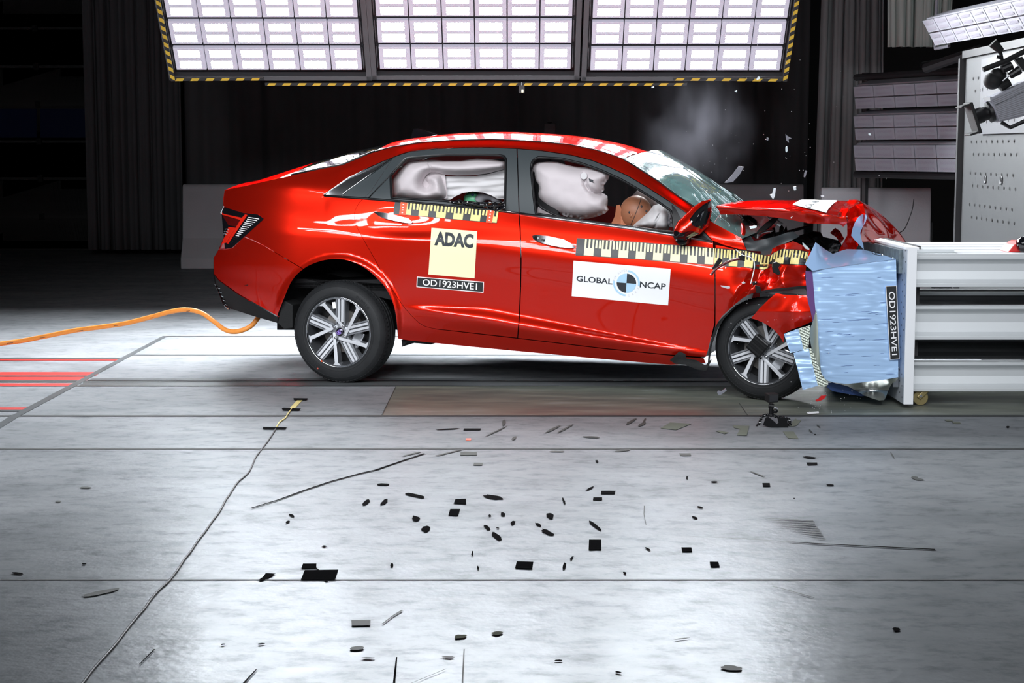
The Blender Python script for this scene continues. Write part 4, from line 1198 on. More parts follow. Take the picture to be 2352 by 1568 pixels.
# ---------------------------------------------------------------- wheels
def wheel(center, yaw, phase, nm_tag, rad=0.316, dark=0.0):
    ax = Vector((cos(yaw), -sin(yaw), 0)); az = Vector((-sin(yaw), -cos(yaw), 0)); ay = Vector((0, 0, 1))
    Mx = Matrix((ax, ay, az)).transposed().to_4x4(); Mx.translation = center
    k = rad / 0.316
    mb = MB()
    R_ = lambda r: r * k
    mb.lathe([(R_(.214), -.012), (R_(.206), -.010), (R_(.202), -.028), (R_(.196), -.06), (R_(.19), -.12), (R_(.195), -.185)], 72, Mx)
    rim = mb.build('wheel', M['barrel'], car, smooth=True, auto=35)
    mb = MB()
    prof = [(.206, -.016), (.2135, -.008), (.2165, -.004), (.2175, -.010)]
    mb.lathe([(R_(r), h) for r, h in prof], 72, Mx); mb.build('rim_lip', M['chrome'], rim, smooth=True)
    # tyre
    mb = MB()
    prof = [(.212, -.02), (.218, -.006), (.228, .002), (.236, .003), (.2365, .0045), (.239, .0045), (.2395, .003), (.262, .003), (.280, -.003), (.2815, -.0015), (.284, -.003), (.296, -.013), (.306, -.025), (.3125, -.038), (.3145, -.052), (.3145, -.058), (.308, -.059), (.308, -.066), (.316, -.067), (.316, -.09), (.309, -.091), (.309, -.10), (.316, -.101), (.316, -.125), (.309, -.126), (.309, -.135), (.3145, -.136), (.3125, -.165), (.30, -.185), (.27, -.203), (.21, -.19)]
    mb.lathe([(R_(r), h) for r, h in prof], 128, Mx)
    for i in range(76):
        q = 2 * pi * i / 76
        m2 = Matrix.Rotation(q, 4, 'Z')
        b2 = MB().box((R_(.3085), 0, -.041), (.009, .0165, .034), Matrix.Rotation(-.35, 3, 'Y'))
        mb.add([Mx @ (m2 @ v) for v in b2.v], b2.f)
    mb.build('tyre', M['rubber'], rim, smooth=True, auto=28, fix=False)
    # raised sidewall letters
    mb = MB()
    for a0 in (215, 38):
        s = 'HP 205 R16'
        for i, ch in enumerate('OIOOIO'):
            a = radians(a0 + i * 4.2)
            m2 = Matrix.Rotation(a, 4, 'Z')
            prof = [(.0035, .006), (.008, .006)]
            b2 = MB()
            if ch == 'O': b2.lathe([(.0045, .0), (.0045, .0015), (.0085, .0015), (.0085, 0)], 14, Matrix.Translation((R_(.257), 0, .003)))
            else: b2.box((R_(.257), 0, .0035), (.018, .004, .002))
            mb.add([Mx @ (m2 @ v) for v in b2.v], b2.f)
    mb.build('sidewall_lettering', M['rubber'], rim)
    # spokes
    def pl(poly, h0, h1, rot):
        m2 = Matrix.Rotation(rot, 4, 'Z')
        bt = [Mx @ (m2 @ Vector((x * k, y * k, h0(x, y) if callable(h0) else h0))) for x, y in poly]
        tp = [Mx @ (m2 @ Vector((x * k, y * k, h1(x, y) if callable(h1) else h1))) for x, y in poly]
        return bt, tp
    face = lambda x, y: -.034 + .020 * min(1, sqrt(x * x + y * y) / .2)
    for i in range(5):
        rot = radians(phase - 122 + 72 * i)
        dirv = Vector((-.684, .729)); nv = Vector((.729, .684))
        s0 = Vector((.030, .026)); e0 = Vector((-.098, .166)); 
        w0, w1 = .0085, .0115
        poly = [s0 - nv * w0, e0 - nv * w1, Vector((-.135, .158)), Vector((-.126, .166)), Vector((-.105, .180)), Vector((-.086, .188)), e0 + nv * w1, s0 + nv * w0]
        poly = [(p.x, p.y) for p in poly]
        bt, tp = pl(poly, -.075, face, rot)
        mb = MB(); n = len(poly)
        mb.add(bt + tp, [tuple(range(n - 1, -1, -1))] + [(j, (j + 1) % n, (j + 1) % n + n, j + n) for j in range(n)], 0)
        mb.add(tp, [tuple(range(n))], 1)
        mb.build('spoke', [M['alloydark'], M['alloy']], rim)
        rot = radians(phase - 36 - 90 + 72 * i)
        mb = MB()
        def bar(x0, x1, y0, y1, h0, h1, mi):
            bt, tp = pl([(x0, y0), (x1, y0), (x1, y1), (x0, y1)], h0, h1, rot)
            mb.hexa(bt, tp, mi)
        bar(-.030, .030, .045, .204, -.085, -.046, 0)
        lo = lambda x, y: -.046 + .012 * y / .2
        hi = lambda x, y: -.036 + .022 * y / .2
        for sx in (-1, 1):
            bar(sx * .028 - .0045, sx * .028 + .0045, .05, .206, lo, hi, 0)
            bar(sx * .012 - .0075, sx * .012 + .0075, .062, .206, lo, hi, 1)
        mb.build('channel_spoke', [M['alloydark'], M['alloy']], rim)
    mb = MB().lathe([(0, -.030), (.03, -.030), (.05, -.034), (.062, -.046), (.066, -.085)], 40, Mx); mb.build('hub', M['alloydark'], rim, smooth=True)
    for i in range(4):
        a = radians(phase + 20 + 90 * i)
        mb = MB().lathe([(0, -.018), (.006, -.018), (.009, -.022), (.0095, -.034), (.014, -.034), (.015, -.038)], 14, Mx @ Matrix.Translation((.045 * cos(a), .045 * sin(a), 0)))
        mb.build('wheel_nut', M['chrome'], rim, smooth=True)
    mb = MB().lathe([(0, -.085), (.13, -.085), (.132, -.09), (.132, -.105), (0, -.105)], 48, Mx); mb.build('brake_disc', M['disc'], rim, smooth=True, auto=30)
    m2 = Mx @ Matrix.Rotation(radians(-30), 4, 'Z')
    b2 = MB().box((.105, 0, -.09), (.07, .13, .06)); b2.v = [m2 @ v for v in b2.v]; b2.build('brake_caliper', M['satin'], rim, bevel=.01)
    mb = MB().lathe([(0, -.11), (.19, -.11), (.19, -.12), (0, -.12)], 40, Mx); mb.build('dust_shield', M['black'], rim)
    return rim, Mx
wc = B(776, 763.3, 0.012)
rw, Mr = wheel(wc, PSI + radians(2), 122, 'rear', rad=wc.z - 0.001 if abs(wc.z - .31) < .03 else .312)
# centre cap with its oval emblem
MB().lathe([(0, -.0235), (.022, -.0245), (.026, -.03)], 32, Mr).build('centre_cap', M['gloss'], rw, smooth=True)
mb = MB()
m2 = Mr @ Matrix.Rotation(radians(28), 4, 'Z')
n = 28
mb.add([m2 @ Vector((r * cos(2 * pi * i / n), r * .62 * sin(2 * pi * i / n), -.0225)) for i in range(n) for r in (.0175, .0205)], [(2 * i, 2 * i + 1, (2 * i + 3) % (2 * n), (2 * i + 2) % (2 * n)) for i in range(n)])
for poly in ([(-.0095, -.0085), (-.0055, -.0085), (-.0015, .0085), (-.0055, .0085)], [(.0055, -.0085), (.0015, -.0085), (.0055, .0085), (.0095, .0085)], [(-.005, -.003), (.005, -.0005), (.006, .003), (-.004, .0005)]):
    mb.add([m2 @ Vector((x, y, -.0222)) for x, y in poly], [(0, 1, 2, 3)])
mb.build('emblem', mat('violet_emblem', (.34, .22, .75), rough=.3), rw, fix=False)
m2 = Mr @ Matrix.Rotation(radians(98), 4, 'Z')
b2 = MB().box((.165, .008, -.018), (.04, .022, .003)); b2.v = [m2 @ v for v in b2.v]; b2.build('spoke_label', M['white'], rw)
m2 = Mr @ Matrix.Rotation(radians(238), 4, 'Z')
MB().lathe([(0, .0), (.0055, .0)], 14, m2 @ Matrix.Translation((.211, 0, -.002))).build('rim_dot', M['orangered'], rw)
MB().lathe([(0, .0), (.0055, .0)], 14, m2 @ Matrix.Translation((.262, 0.005, .0055))).build('tyre_dot', mat('faded_red_dot', (.4, .07, .05)), rw)

fc_ = B(1750, 803, 0.035)
fw, Mf = wheel(fc_, radians(26), 92, 'front', rad=min(.316, fc_.z))
b2 = MB().box((-.02, .02, -.005), (.10, .10, .06), Matrix.Rotation(radians(-38), 3, 'Z')); b2.v = [Mf @ v for v in b2.v]
hb = b2.build('hub_sensor', M['black'], fw, bevel=.008)
mb = MB()
for t in (-.03, 0, .03):
    b3 = MB().box((0, t, .03), (.09, .012, .014)); mb.add([Mf @ (Matrix.Translation((-.02, .02, -.005)) @ Matrix.Rotation(radians(-38), 4, 'Z') @ v) for v in b3.v], b3.f)
mb.build('sensor_rib', M['blackmatt'], hb)

# ---------------------------------------------------------------- the crushed front: wing, torn bumper corner, bonnet
def wing_depth(px, py):
    v = side(px, min(py, 760))
    t = max(0, min(1, (px - 1652) / 70.0)); t = t * t * (3 - 2 * t)
    n = noise.noise(Vector((px / 46.0, py / 40.0, 2.2))) * .035 + abs(noise.noise(Vector((px / 60.0, py / 70.0, 7.7)))) * .05
    k = max(0, 1 - abs(px - 1773 + (py - 600) * .25) / 22.0)
    r = max(0, 1 - abs((px - 1757) * .80 + (py - 620) * .57) / 26.0) if py > 610 else 0
    return v - .02 * t + t * n + t * (.055 * k if py < 650 else .02 * k) - t * .05 * r + max(0, (px - 1800)) * .0009
wing = [(1643, 562), (1660, 564.5), (1698, 574.5), (1713, 577.5), (1733, 579), (1755, 585), (1770, 584), (1774, 570), (1790, 562), (1807, 558), (1821, 553), (1832, 557), (1844, 563), (1862, 571), (1864, 595), (1853, 608), (1849, 637), (1854, 656), (1830, 658), (1807, 661), (1780, 663), (1757, 667), (1738, 671), (1720, 677), (1705, 686), (1691, 697), (1675, 711), (1659, 726), (1650, 739), (1643, 752)]
wg = sheet('front_wing', wing, wing_depth, M['paint'], car, sp=4.5, rim=0.015)
sheet('wing_lower_edge', [(1625, 833), (1627, 806), (1634, 776), (1643, 745), (1660, 727), (1692, 698), (1694, 702), (1664, 731), (1648, 758), (1636, 792), (1630, 834)], lambda x, y: side(min(x, 1700), min(y, 800)) + .012, M['blackmatt'], car, sp=7, rim=.05)
mb = MB()
hpts = []
for i in range(15):
    q = radians(-5 + 175 * i / 14)
    hpts.append((1752 + 116 * cos(q), 796 - 124 * sin(q)))
mb.add([B(x, y, .06) for x, y in hpts] + [B(x, y, .55) for x, y in hpts], [(i, i + 1, 16 + i, 15 + i) for i in range(14)])
mb.build('front_wheel_housing', M['black'], car)
sheet('liner_edge', [(1755, 672), (1790, 664), (1850, 662), (1862, 690), (1850, 678), (1800, 672), (1775, 678)], lambda x, y: .10 + .0, M['satin'], car, sp=8, rim=.1)
tape('measuring_tape', [(1642, 569.5), (1678, 572), (1713, 575), (1755, 585.5), (1771, 586.5), (1776, 580), (1797, 571), (1831, 573), (1858, 578)], [(1640, 609), (1676, 612), (1713, 614), (1755, 620), (1771, 613), (1776, 610), (1789, 606), (1820, 607), (1851, 609)], 6, -.05, M['yellow'], -.005, dep=wing_depth)
# torn bumper corner hanging over the wheel
torn = [(1783, 672), (1800, 676), (1853.5, 677.5), (1862, 700), (1867, 738), (1845, 748), (1819, 757), (1801, 766), (1800, 788), (1790, 772), (1777, 757.5), (1765, 749), (1752, 741), (1738, 735), (1724, 731), (1745, 706.5), (1765, 687)]
sheet('bumper_corner', torn, lambda x, y: -.07 + .00035 * (1800 - x) + .018 * noise.noise(Vector((x / 45., y / 45., 3))) + .0004 * abs(y - 715), M['paint'], car, sp=5, rim=.006, back=True)
# broken black sill shield
sheet('sill_shield', [(1537, 827), (1560, 806), (1575, 812), (1576, 822), (1600, 826), (1620, 838), (1635, 822), (1634, 830), (1622, 852), (1600, 849), (1575, 838), (1550, 836)], lambda x, y: -.01 + .01 * noise.noise(Vector((x / 20., y / 20., 1))), M['blackmatt'], car, sp=6, rim=.02)

near_e = [(1646, 472.5, .10), (1680, 475, .10), (1715, 477, .10), (1767, 479.5, .10), (1805, 481.5, .10), (1850, 487, .10), (1900, 494, .11), (1930, 499, .13), (1944, 497, .18), (1950, 515, .26), (1962, 540, .36), (1982, 556, .45)]
far_e = [(1737, 462, 1.55), (1765, 460.5, 1.55), (1795, 460, 1.55), (1835, 459.7, 1.55), (1865, 459.7, 1.55), (1898, 460, 1.55), (1930, 460.5, 1.55), (1958, 461.5, 1.55), (1981, 464.5, 1.55), (2020, 489, 1.55), (2061, 528, 1.55), (2088, 566, 1.55)]
def path3(pts, n):
    return [Vector(p) for p in catmull([tuple(B(*p)) for p in pts], n)]
ne, fe = path3(near_e, 5), path3(far_e, 5)
def hood_fn(u, v):
    s = u * (len(ne) - 1); i = min(int(s), len(ne) - 2); t = s - i
    a, c = ne[i].lerp(ne[i + 1], t), fe[i].lerp(fe[i + 1], t)
    p = a.lerp(c, v)
    k = 1 if u < .62 else 3.2
    e = min(1, 6 * v) * min(1, 6 * (1 - v))
    p.z += e * (.012 * sin(pi * v) + .006 * k * noise.noise(p * 6) + .012 * (k - 1) * noise.noise(p * 3.1))
    return p
hood = MB().grid(hood_fn, 90, 40).build('bonnet', M['paint'], car, smooth=True)
md = hood.modifiers.new('thickness', 'SOLIDIFY'); md.thickness = .012; md.offset = -1
fl_poly = [(1646, 472), (1680, 474.5), (1715, 476.5), (1767, 479), (1805, 481), (1850, 486.5), (1900, 493.5), (1930, 498.5), (1943, 497), (1946, 511), (1937, 521), (1930, 515.5), (1880, 513.5), (1856, 512.5), (1807, 503), (1755, 496), (1697, 492.3), (1655, 492.5)]
sheet('bonnet_flange', fl_poly, lambda x, y: .10 + (0.03 if x > 1935 else 0) + .0011 * max(0, y - (472 + (x - 1646) * .095)) + (.012 * noise.noise(Vector((x / 20., y / 20., 9))) if x > 1850 else .004 * noise.noise(Vector((x / 35., y / 35., 9)))), M['paint'], hood, sp=5, rim=.02, gap=0)
sheet('bonnet_crease', [(1938, 500), (1948, 482), (1966, 470), (1982, 468), (1988, 492), (1978, 540), (1970, 566), (1957, 590), (1944, 596), (1936, 582), (1928, 600), (1915, 597), (1935, 560), (1946, 540), (1946, 512)], lambda x, y: .30 + .16 * noise.noise(Vector((x / 30., y / 60., 4))) + .04 * noise.noise(Vector((x / 12., y / 40., 2))), M['paint'], hood, sp=11, rim=.02, gap=0, smooth=False)
# white sticker on the bonnet
def hood_at(u0, u1, v0, v1): return lambda u, v: hood_fn(u0 + (u1 - u0) * u, v0 + (v1 - v0) * v) + Vector((0, 0, .006))
def hood_pt(px, py):                        # nearest bonnet point under a pixel, on its loft
    best = None
    for i in range(60):
        u = .3 + .45 * i / 59
        for j in range(50):
            v = j / 49
            p = hood_fn(u, v)
            r = p - CAM
            yc = r.dot(UPV) / r.dot(FWD); xc = r.x / r.dot(FWD)
            e = (xc * FPX + CX - px) ** 2 + ((CY - yc * FPX) - py) ** 2 * 4
            if best is None or e < best[0]: best = (e, u, v)
    return best[1], best[2]
sq = [hood_pt(x, y) for x, y in ((1821, 472), (1899, 491), (1924, 462), (1842, 461))]
def stk(u, v, dz=.006):
    a = bil([sq[3], sq[2], sq[1], sq[0]], u, v)
    return hood_fn(*a) + Vector((0, 0, dz))
bs_ = MB().grid(lambda u, v: stk(u, v), 24, 24).build('bonnet_sticker', M['white'], car, smooth=True)
mb = MB()
vs, fs = text_flat('GLOB.', .012)
mb.add([stk(.38 + .20 * (1 - y), .02 + .80 * x, .0085) for x, y in vs], fs)
mb.build('lettering', M['ink'], bs_, fix=False)
# stay of the bonnet and the opened engine bay
eb = lambda x, y, b: B(x, y, b)
MB().prism([eb(x, y, .35) for x, y in ((1728, 541), (1735, 548), (1770, 520), (1789, 499), (1776, 499), (1758, 512))], BH * .05).build('bonnet_hinge', M['black'], car, bevel=.004)
sheet('scuttle_cover', [(1686, 520), (1690, 508), (1700, 496), (1722, 494), (1738, 505), (1742, 525), (1728, 546), (1705, 556), (1696, 545)], lambda x, y: .45 + .08 * noise.noise(Vector((x / 16., y / 16., 5))), M['black'], car, sp=5, rim=.25)
sheet('wing_liner', [(1703, 553), (1714, 545), (1725, 541), (1732, 552), (1752, 549), (1785, 541), (1808, 533), (1822, 531), (1838, 543), (1818, 553), (1795, 562), (1776, 570), (1760, 578), (1733, 577), (1716, 575), (1709, 562)], lambda x, y: .22 + .03 * noise.noise(Vector((x / 40., y / 30., 1))), M['frame'], car, sp=5, rim=.1)
MB().tube([eb(1740, 547, .2), eb(1741, 539, .2), eb(1747, 534, .22), eb(1760, 531, .28), eb(1775, 529, .35)], .006, 8).build('coolant_pipe', M['satin'], car)
MB().tube(catmull([eb(1698, 550, .15), eb(1706, 540, .15), eb(1708, 528, .2), eb(1706, 516, .3)], 5), .012, 10).build('red_hose', M['paint'], car)
MB().tube([eb(1806, 534, .5), eb(1830, 527, .5), eb(1860, 519, .55)], .009, 8).build('support_rod', M['black'], car)
for i, (poly, d, t) in enumerate((([(1772, 548), (1770, 535), (1774, 522), (1780, 522), (1783, 536), (1782, 548)], .6, .1), ([(1788, 536), (1790, 520), (1796, 515), (1801, 522), (1800, 530), (1806, 516), (1809, 528), (1812, 540)], .6, .12), ([(1742, 548), (1760, 536), (1800, 530), (1815, 527), (1822, 533), (1808, 539), (1770, 549)], .42, .2), ([(1800, 562), (1822, 545), (1850, 535), (1862, 548), (1880, 540), (1900, 545), (1930, 552), (1938, 575), (1905, 590), (1880, 600), (1862, 590)], .62, .4), ([(1846, 540), (1868, 530), (1885, 532), (1895, 550), (1870, 560), (1850, 556)], .7, .3))):
    sheet('engine_part', poly, lambda x, y, d=d: d + .05 * noise.noise(Vector((x / 9., y / 9., d * 9))), M['blackmatt'] if i != 2 else M['black'], car, sp=4, rim=t)
MB().tube([eb(1826, 583, .3), eb(1845, 566, .35), eb(1868, 560, .4), eb(1905, 580, .45)], .008, 8).build('engine_cable', M['black'], car)
sheet('headlamp_remains', [(1893, 600), (1900, 575), (1915, 558), (1930, 560), (1925, 580), (1908, 598)], lambda x, y: .4 + .08 * noise.noise(Vector((x / 7., y / 7., 5))), M['rigframe'], car, sp=4, rim=.1)
sheet('inner_wing_rail', [(1905, 535), (1918, 522), (1930, 530), (1940, 548), (1930, 560), (1920, 545)], lambda x, y: .5 + .05 * noise.noise(Vector((x / 7., y / 7., 2))), M['paint'], car, sp=4, rim=.05)

# ---------------------------------------------------------------- inside the car
MB().hexa([B(x, y, .50) for x, y in ((900, 470), (960, 390), (1020, 388), (1010, 480))], [B(x, y, 1.35) for x, y in ((900, 470), (960, 390), (1020, 388), (1010, 480))]).build('rear_seat', M['black'], car, bevel=.03)
for b0 in (.25, 1.0):
    MB().hexa([B(x, y, b0) for x, y in ((1215, 520), (1225, 380), (1275, 375), (1290, 520))], [B(x, y, b0 + .45) for x, y in ((1215, 520), (1225, 380), (1275, 375), (1290, 520))]).build('front_seat', M['black'], car, bevel=.04)
MB().hexa([B(x, y, .14) for x, y in ((1540, 560), (1555, 520), (1610, 500), (1660, 535))], [B(x, y, 1.62) for x, y in ((1540, 560), (1555, 520), (1610, 500), (1660, 535))]).build('dashboard', M['blackmatt'], car, bevel=.03)
MB().prism([B(x, y, .12) for x, y in ((930, 570), (1190, 590), (1540, 640), (1600, 660), (1400, 680), (1100, 660), (930, 610))], BH * 1.5).build('cabin_floor', M['blackmatt'], car)
def puff(name, outline, b0, h, m, parent, wd=26.0, sp=5, seams=(), extra=None, rim=.12):
    ol = resample([tuple(p) for p in outline], 10)
    g = 3.0; pad = 4
    x0 = min(p[0] for p in ol) - pad * g; y0 = min(p[1] for p in ol) - pad * g
    nx = int((max(p[0] for p in ol) - x0) / g) + pad + 2; ny = int((max(p[1] for p in ol) - y0) / g) + pad + 2
    T = [[0.0] * nx for _ in range(ny)]
    for j in range(ny):
        for i in range(nx):
            p = (x0 + i * g, y0 + j * g)
            if inside(p, ol):
                t = min(1, poly_d(p, ol) / wd); T[j][i] = sqrt(max(0, 1 - (1 - t) ** 2))
    for _ in range(3):                     # soften the ridges
        T = [[(T[j][max(i - 1, 0)] + 2 * T[j][i] + T[j][min(i + 1, nx - 1)]) / 4 for i in range(nx)] for j in range(ny)]
        T = [[(T[max(j - 1, 0)][i] + 2 * T[j][i] + T[min(j + 1, ny - 1)][i]) / 4 for i in range(nx)] for j in range(ny)]
    def dep(x, y):
        fx, fy = max(0, min(nx - 1.001, (x - x0) / g)), max(0, min(ny - 1.001, (y - y0) / g))
        i, j = int(fx), int(fy); a, c = fx - i, fy - j
        h_ = (T[j][i] * (1 - a) + T[j][i + 1] * a) * (1 - c) + (T[j + 1][i] * (1 - a) + T[j + 1][i + 1] * a) * c
        v = b0 - h * h_
        for sx in seams:
            q = min(seg_d((x, y), a_, c_) for a_, c_ in zip(sx[0], sx[0][1:]))
            v += sx[2] * math.exp(-(q / sx[1]) ** 2)
        if extra: v += extra(x, y)
        return v
    return sheet(name, outline, dep, m, parent, sp=sp, rim=rim, gap=0)
# front window airbag
fa = [(1222, 392), (1226, 378), (1236, 373), (1262, 371), (1280, 372), (1300, 378), (1318, 382), (1335, 384), (1352, 383), (1368, 385), (1385, 389), (1400, 395), (1404, 397), (1399, 406), (1397, 412), (1392, 419), (1387, 425), (1388, 436), (1384, 441), (1380, 443), (1388, 445), (1395, 450), (1396, 462), (1395, 474), (1398, 482), (1390, 490), (1372, 497), (1350, 502), (1328, 503), (1305, 499), (1282, 490), (1258, 478), (1241, 466), (1232, 458), (1228, 440), (1225, 420)]
def ruffle(x, y):
    e = max(0, 1 - poly_d((x, y), fa) / 7.0)
    right = 1 if (x > 1372 and y > 395) or y > 488 else 0
    return .012 * e * right * sin((x + y * 1.3) * .9) + .003 * noise.noise(Vector((x / 18., y / 18., 4)))
ab = puff('curtain_airbag', fa, .34, .17, M['airbag'], car, wd=38, extra=ruffle, seams=[([(1341, 402), (1345, 425), (1352, 435), (1366, 444), (1392, 450)], 5, .05), ([(1224, 416), (1234, 424), (1237, 434), (1231, 444)], 4, .05)])
MB().lathe([(0, .001), (.020, .001), (.020, 0)], 20, Matrix.Translation(B(1341, 404, .185)) @ (-BH).to_track_quat('Z', 'Y').to_matrix().to_4x4()).build('tether_patch', M['sheetcloth'], ab)
sheet('airbag_slit', [(1352, 409), (1358, 412), (1363, 413), (1362, 417), (1366, 419), (1354, 417)], lambda x, y: .172, M['ink'], ab, sp=5, rim=.003, gap=0)
ribbon('airbag_strap', [(1231, 462), (1245, 478), (1270, 491), (1300, 502), (1318, 508)], .007, M['black'], d=0, dep=lambda x, y: .15)
puff('airbag_tail', [(1233, 489), (1236, 474), (1250, 484), (1275, 495), (1262, 494)], .2, .03, M['airbag'], car, wd=8)
# rear window airbag: curled bag above a hanging sheet
ra = [(901, 455), (899, 430), (900, 414), (912, 396), (925, 380), (940, 371), (965, 367), (990, 367), (1020, 369), (1060, 369), (1095, 364), (1130, 366), (1159, 371), (1162, 380), (1160, 388), (1140, 393), (1120, 398), (1090, 402), (1050, 403), (1020, 401), (1003, 396), (990, 396), (980, 401), (974, 410), (970, 420), (972, 428), (980, 432), (983, 428), (986, 424), (984, 418), (978, 412), (982, 404), (1000, 400), (1012, 404), (1018, 420), (1025, 440), (1025, 452), (1014, 459), (975, 462), (930, 458)]
puff('curtain_airbag', ra, .36, .16, M['airbag'], car, wd=30, sp=4.5, extra=lambda x, y: .003 * noise.noise(Vector((x / 22., y / 22., 8))), seams=[([(984, 373), (988, 385), (990, 396)], 3, .012)])
sheet('airbag_back_panel', [(905, 455), (905, 415), (930, 385), (975, 374), (1020, 376), (1024, 420), (1028, 455), (1014, 458), (960, 461)], lambda x, y: .345 - .00012 * (y - 374), M['airbag'], car, sp=8, rim=.01, gap=0, back=True)
sc_ = [(1012, 404), (1050, 404), (1090, 403), (1125, 398), (1160, 388), (1162, 458), (1142, 457), (1128, 449), (1110, 443), (1085, 440), (1062, 444), (1045, 452), (1035, 459), (1022, 460), (1026, 448), (1022, 425)]
sheet('hanging_cloth', sc_, lambda x, y: .36 + .018 * noise.noise(Vector((x / 60., y / 9., 3))) + .004 * sin(y * .45 + x * .03) + .012 * noise.noise(Vector((x / 40., y / 14., 8))), M['sheetcloth'], car, sp=4, rim=.004, back=True)
sheet('torn_window_film', [(1030, 464), (1045, 459), (1068, 460), (1100, 463), (1158, 462), (1163, 480), (1145, 484), (1100, 475), (1060, 470)], lambda x, y: .06 + .02 * noise.noise(Vector((x / 12., y / 7., 3))), M['gloss'], car, sp=4, rim=.004, back=True)
ribbon('airbag_cord', [(1052, 458), (1072, 466), (1100, 472), (1130, 474), (1150, 472)], .004, M['black'], d=0, dep=lambda x, y: .05)
# steering wheel airbag, two lobes
puff('driver_airbag', [(1450, 452), (1460, 440), (1470, 431), (1490, 433), (1512, 450), (1530, 470), (1540, 490), (1520, 490), (1500, 478), (1490, 462), (1465, 460)], .62, .12, M['sheetcloth'], car, wd=16, extra=lambda x, y: .008 * noise.noise(Vector((x / 12., y / 12., 8))))
puff('driver_airbag', [(1451, 520), (1465, 508), (1478, 497), (1492, 484), (1500, 472), (1515, 468), (1532, 474), (1543, 492), (1540, 520), (1530, 534), (1505, 532), (1475, 526)], .40, .20, M['sheetcloth'], car, wd=22, seams=[([(1522, 472), (1510, 500), (1502, 530)], 2.2, .02)], extra=lambda x, y: .006 * noise.noise(Vector((x / 14., y / 14., 2))))
puff('airbag_cover', [(1531, 492), (1541, 488), (1548, 505), (1547, 522), (1537, 520), (1528, 508)], .28, .05, M['grey'], car, wd=8, extra=lambda x, y: .02 * noise.noise(Vector((x / 6., y / 6., 8))))
# ---------------------------------------------------------------- dummies
hc_ = B(1461, 487, .42)
dmy = empty('crash_test_dummy', B(1330, 640, .42), 'tan headed crash test dummy in the driver seat, face pressed into the white airbag', 'dummy')
# body: one skinned figure sitting, leaning forward
def skinned(name, joints, edges, m, parent, sub_=2):
    me = bpy.data.meshes.new(name)
    me.from_pydata([tuple(j[0]) for j in joints], edges, [])
    o = bpy.data.objects.new(name, me); me.materials.append(m); link(o, parent)
    md = o.modifiers.new('skin', 'SKIN')
    for i, j in enumerate(joints):
        me.skin_vertices[0].data[i].radius = (j[1], j[1])
        me.skin_vertices[0].data[i].use_root = (i == 0)
    md.use_smooth_shade = True
    sb = o.modifiers.new('sub', 'SUBSURF'); sb.levels = sb.render_levels = sub_
    return o
def rel(a, u, b): return hc_ + AH * a + Vector((0, 0, u)) + BH * b
J = [(rel(-.42, -.62, 0), .13), (rel(-.30, -.40, 0), .14), (rel(-.16, -.20, 0), .12), (rel(-.10, -.12, 0), .055), (rel(-.04, -.06, 0), .05),
     (rel(-.16, -.20, -.17), .06), (rel(.05, -.36, -.22), .045), (rel(.24, -.27, -.15), .035),
     (rel(-.16, -.20, .17), .06), (rel(.05, -.36, .22), .045), (rel(.24, -.27, .15), .035),
     (rel(-.1, -.62, -.10), .085), (rel(.15, -.58, -.11), .07), (rel(-.1, -.62, .10), .085), (rel(.15, -.58, .11), .07)]
skinned('body', J, [(0, 1), (1, 2), (2, 3), (3, 4), (2, 5), (5, 6), (6, 7), (2, 8), (8, 9), (9, 10), (0, 11), (11, 12), (0, 13), (13, 14)], M['skin2'], dmy)
rot = Matrix.Rotation(PSI, 3, 'Z').inverted() @ Matrix.Rotation(radians(22), 3, 'Y')
def head_fn(u, v):
    a, t = 2 * pi * u, pi * v
    x, y, z = cos(a) * sin(t), sin(a) * sin(t), cos(t)
    p = Vector((x * (.105 if x > 0 else .098), y * .078, z * .098))
    if x > 0: p.z -= .018 * x * x; p.x += .012 * math.exp(-((z + .15) / .25) ** 2) * max(0, 1 - abs(y) * 3)
    if x > .3 and z < -.3: p.x += .01
    if z < 0 and x < .4: p.x -= .012 * z * z
    return hc_ + rot @ (p * 1.0)
mb = MB().grid(head_fn, 40, 28)
hd = mb.build('head', M['skin'], dmy, smooth=True)
mb = MB()
ring = []
for i in range(25):
    a = radians(-75 + 150 * i / 24 + 90 + 180)
    p = Vector((.012 + .012 * cos(a * 2), sin(a) * .0795, -cos(a) * .0990))
    ring.append(hc_ + rot @ p)
ring = [hc_ + rot @ Vector((.016 - .02 * (2 * i / 24 - 1) ** 2, -.0788 * cos(radians(-80 + 160 * i / 24)), .0985 * sin(radians(-80 + 160 * i / 24)))) for i in range(25)]
mb.tube(ring, .0016, 6); mb.build('skull_cap_seam', M['ink'], hd)
for (x, z) in ((.03, .05), (-.022, -.008), (.065, .035)):
    p = hc_ + rot @ Vector((x, -.0765 * sqrt(max(0, 1 - (x / .1) ** 2 - (z / .098) ** 2)) - .0005, z))
    MB().ball(p, .006, .004, .0075, 10, 8).build('bolt_hole', M['ink'], hd, smooth=True)
for s in (-1, 1):
    MB().ball(hc_ + rot @ Vector((-.005, s * .077, -.02)), .007, .003, .011, 12, 8, rot).build('ear', M['skin'], hd, smooth=True)
    MB().ball(hc_ + rot @ Vector((.088, s * .03, .012)), .012, .01, .008, 10, 8, rot).build('eye', M['skin2'], hd, smooth=True)
MB().ball(hc_ + rot @ Vector((.108, 0, -.018)), .018, .012, .02, 12, 8, rot).build('nose', M['skin'], hd, smooth=True)
MB().ball(hc_ + rot @ Vector((.098, 0, -.055)), .012, .026, .006, 12, 8, rot).build('mouth', M['skin2'], hd, smooth=True)
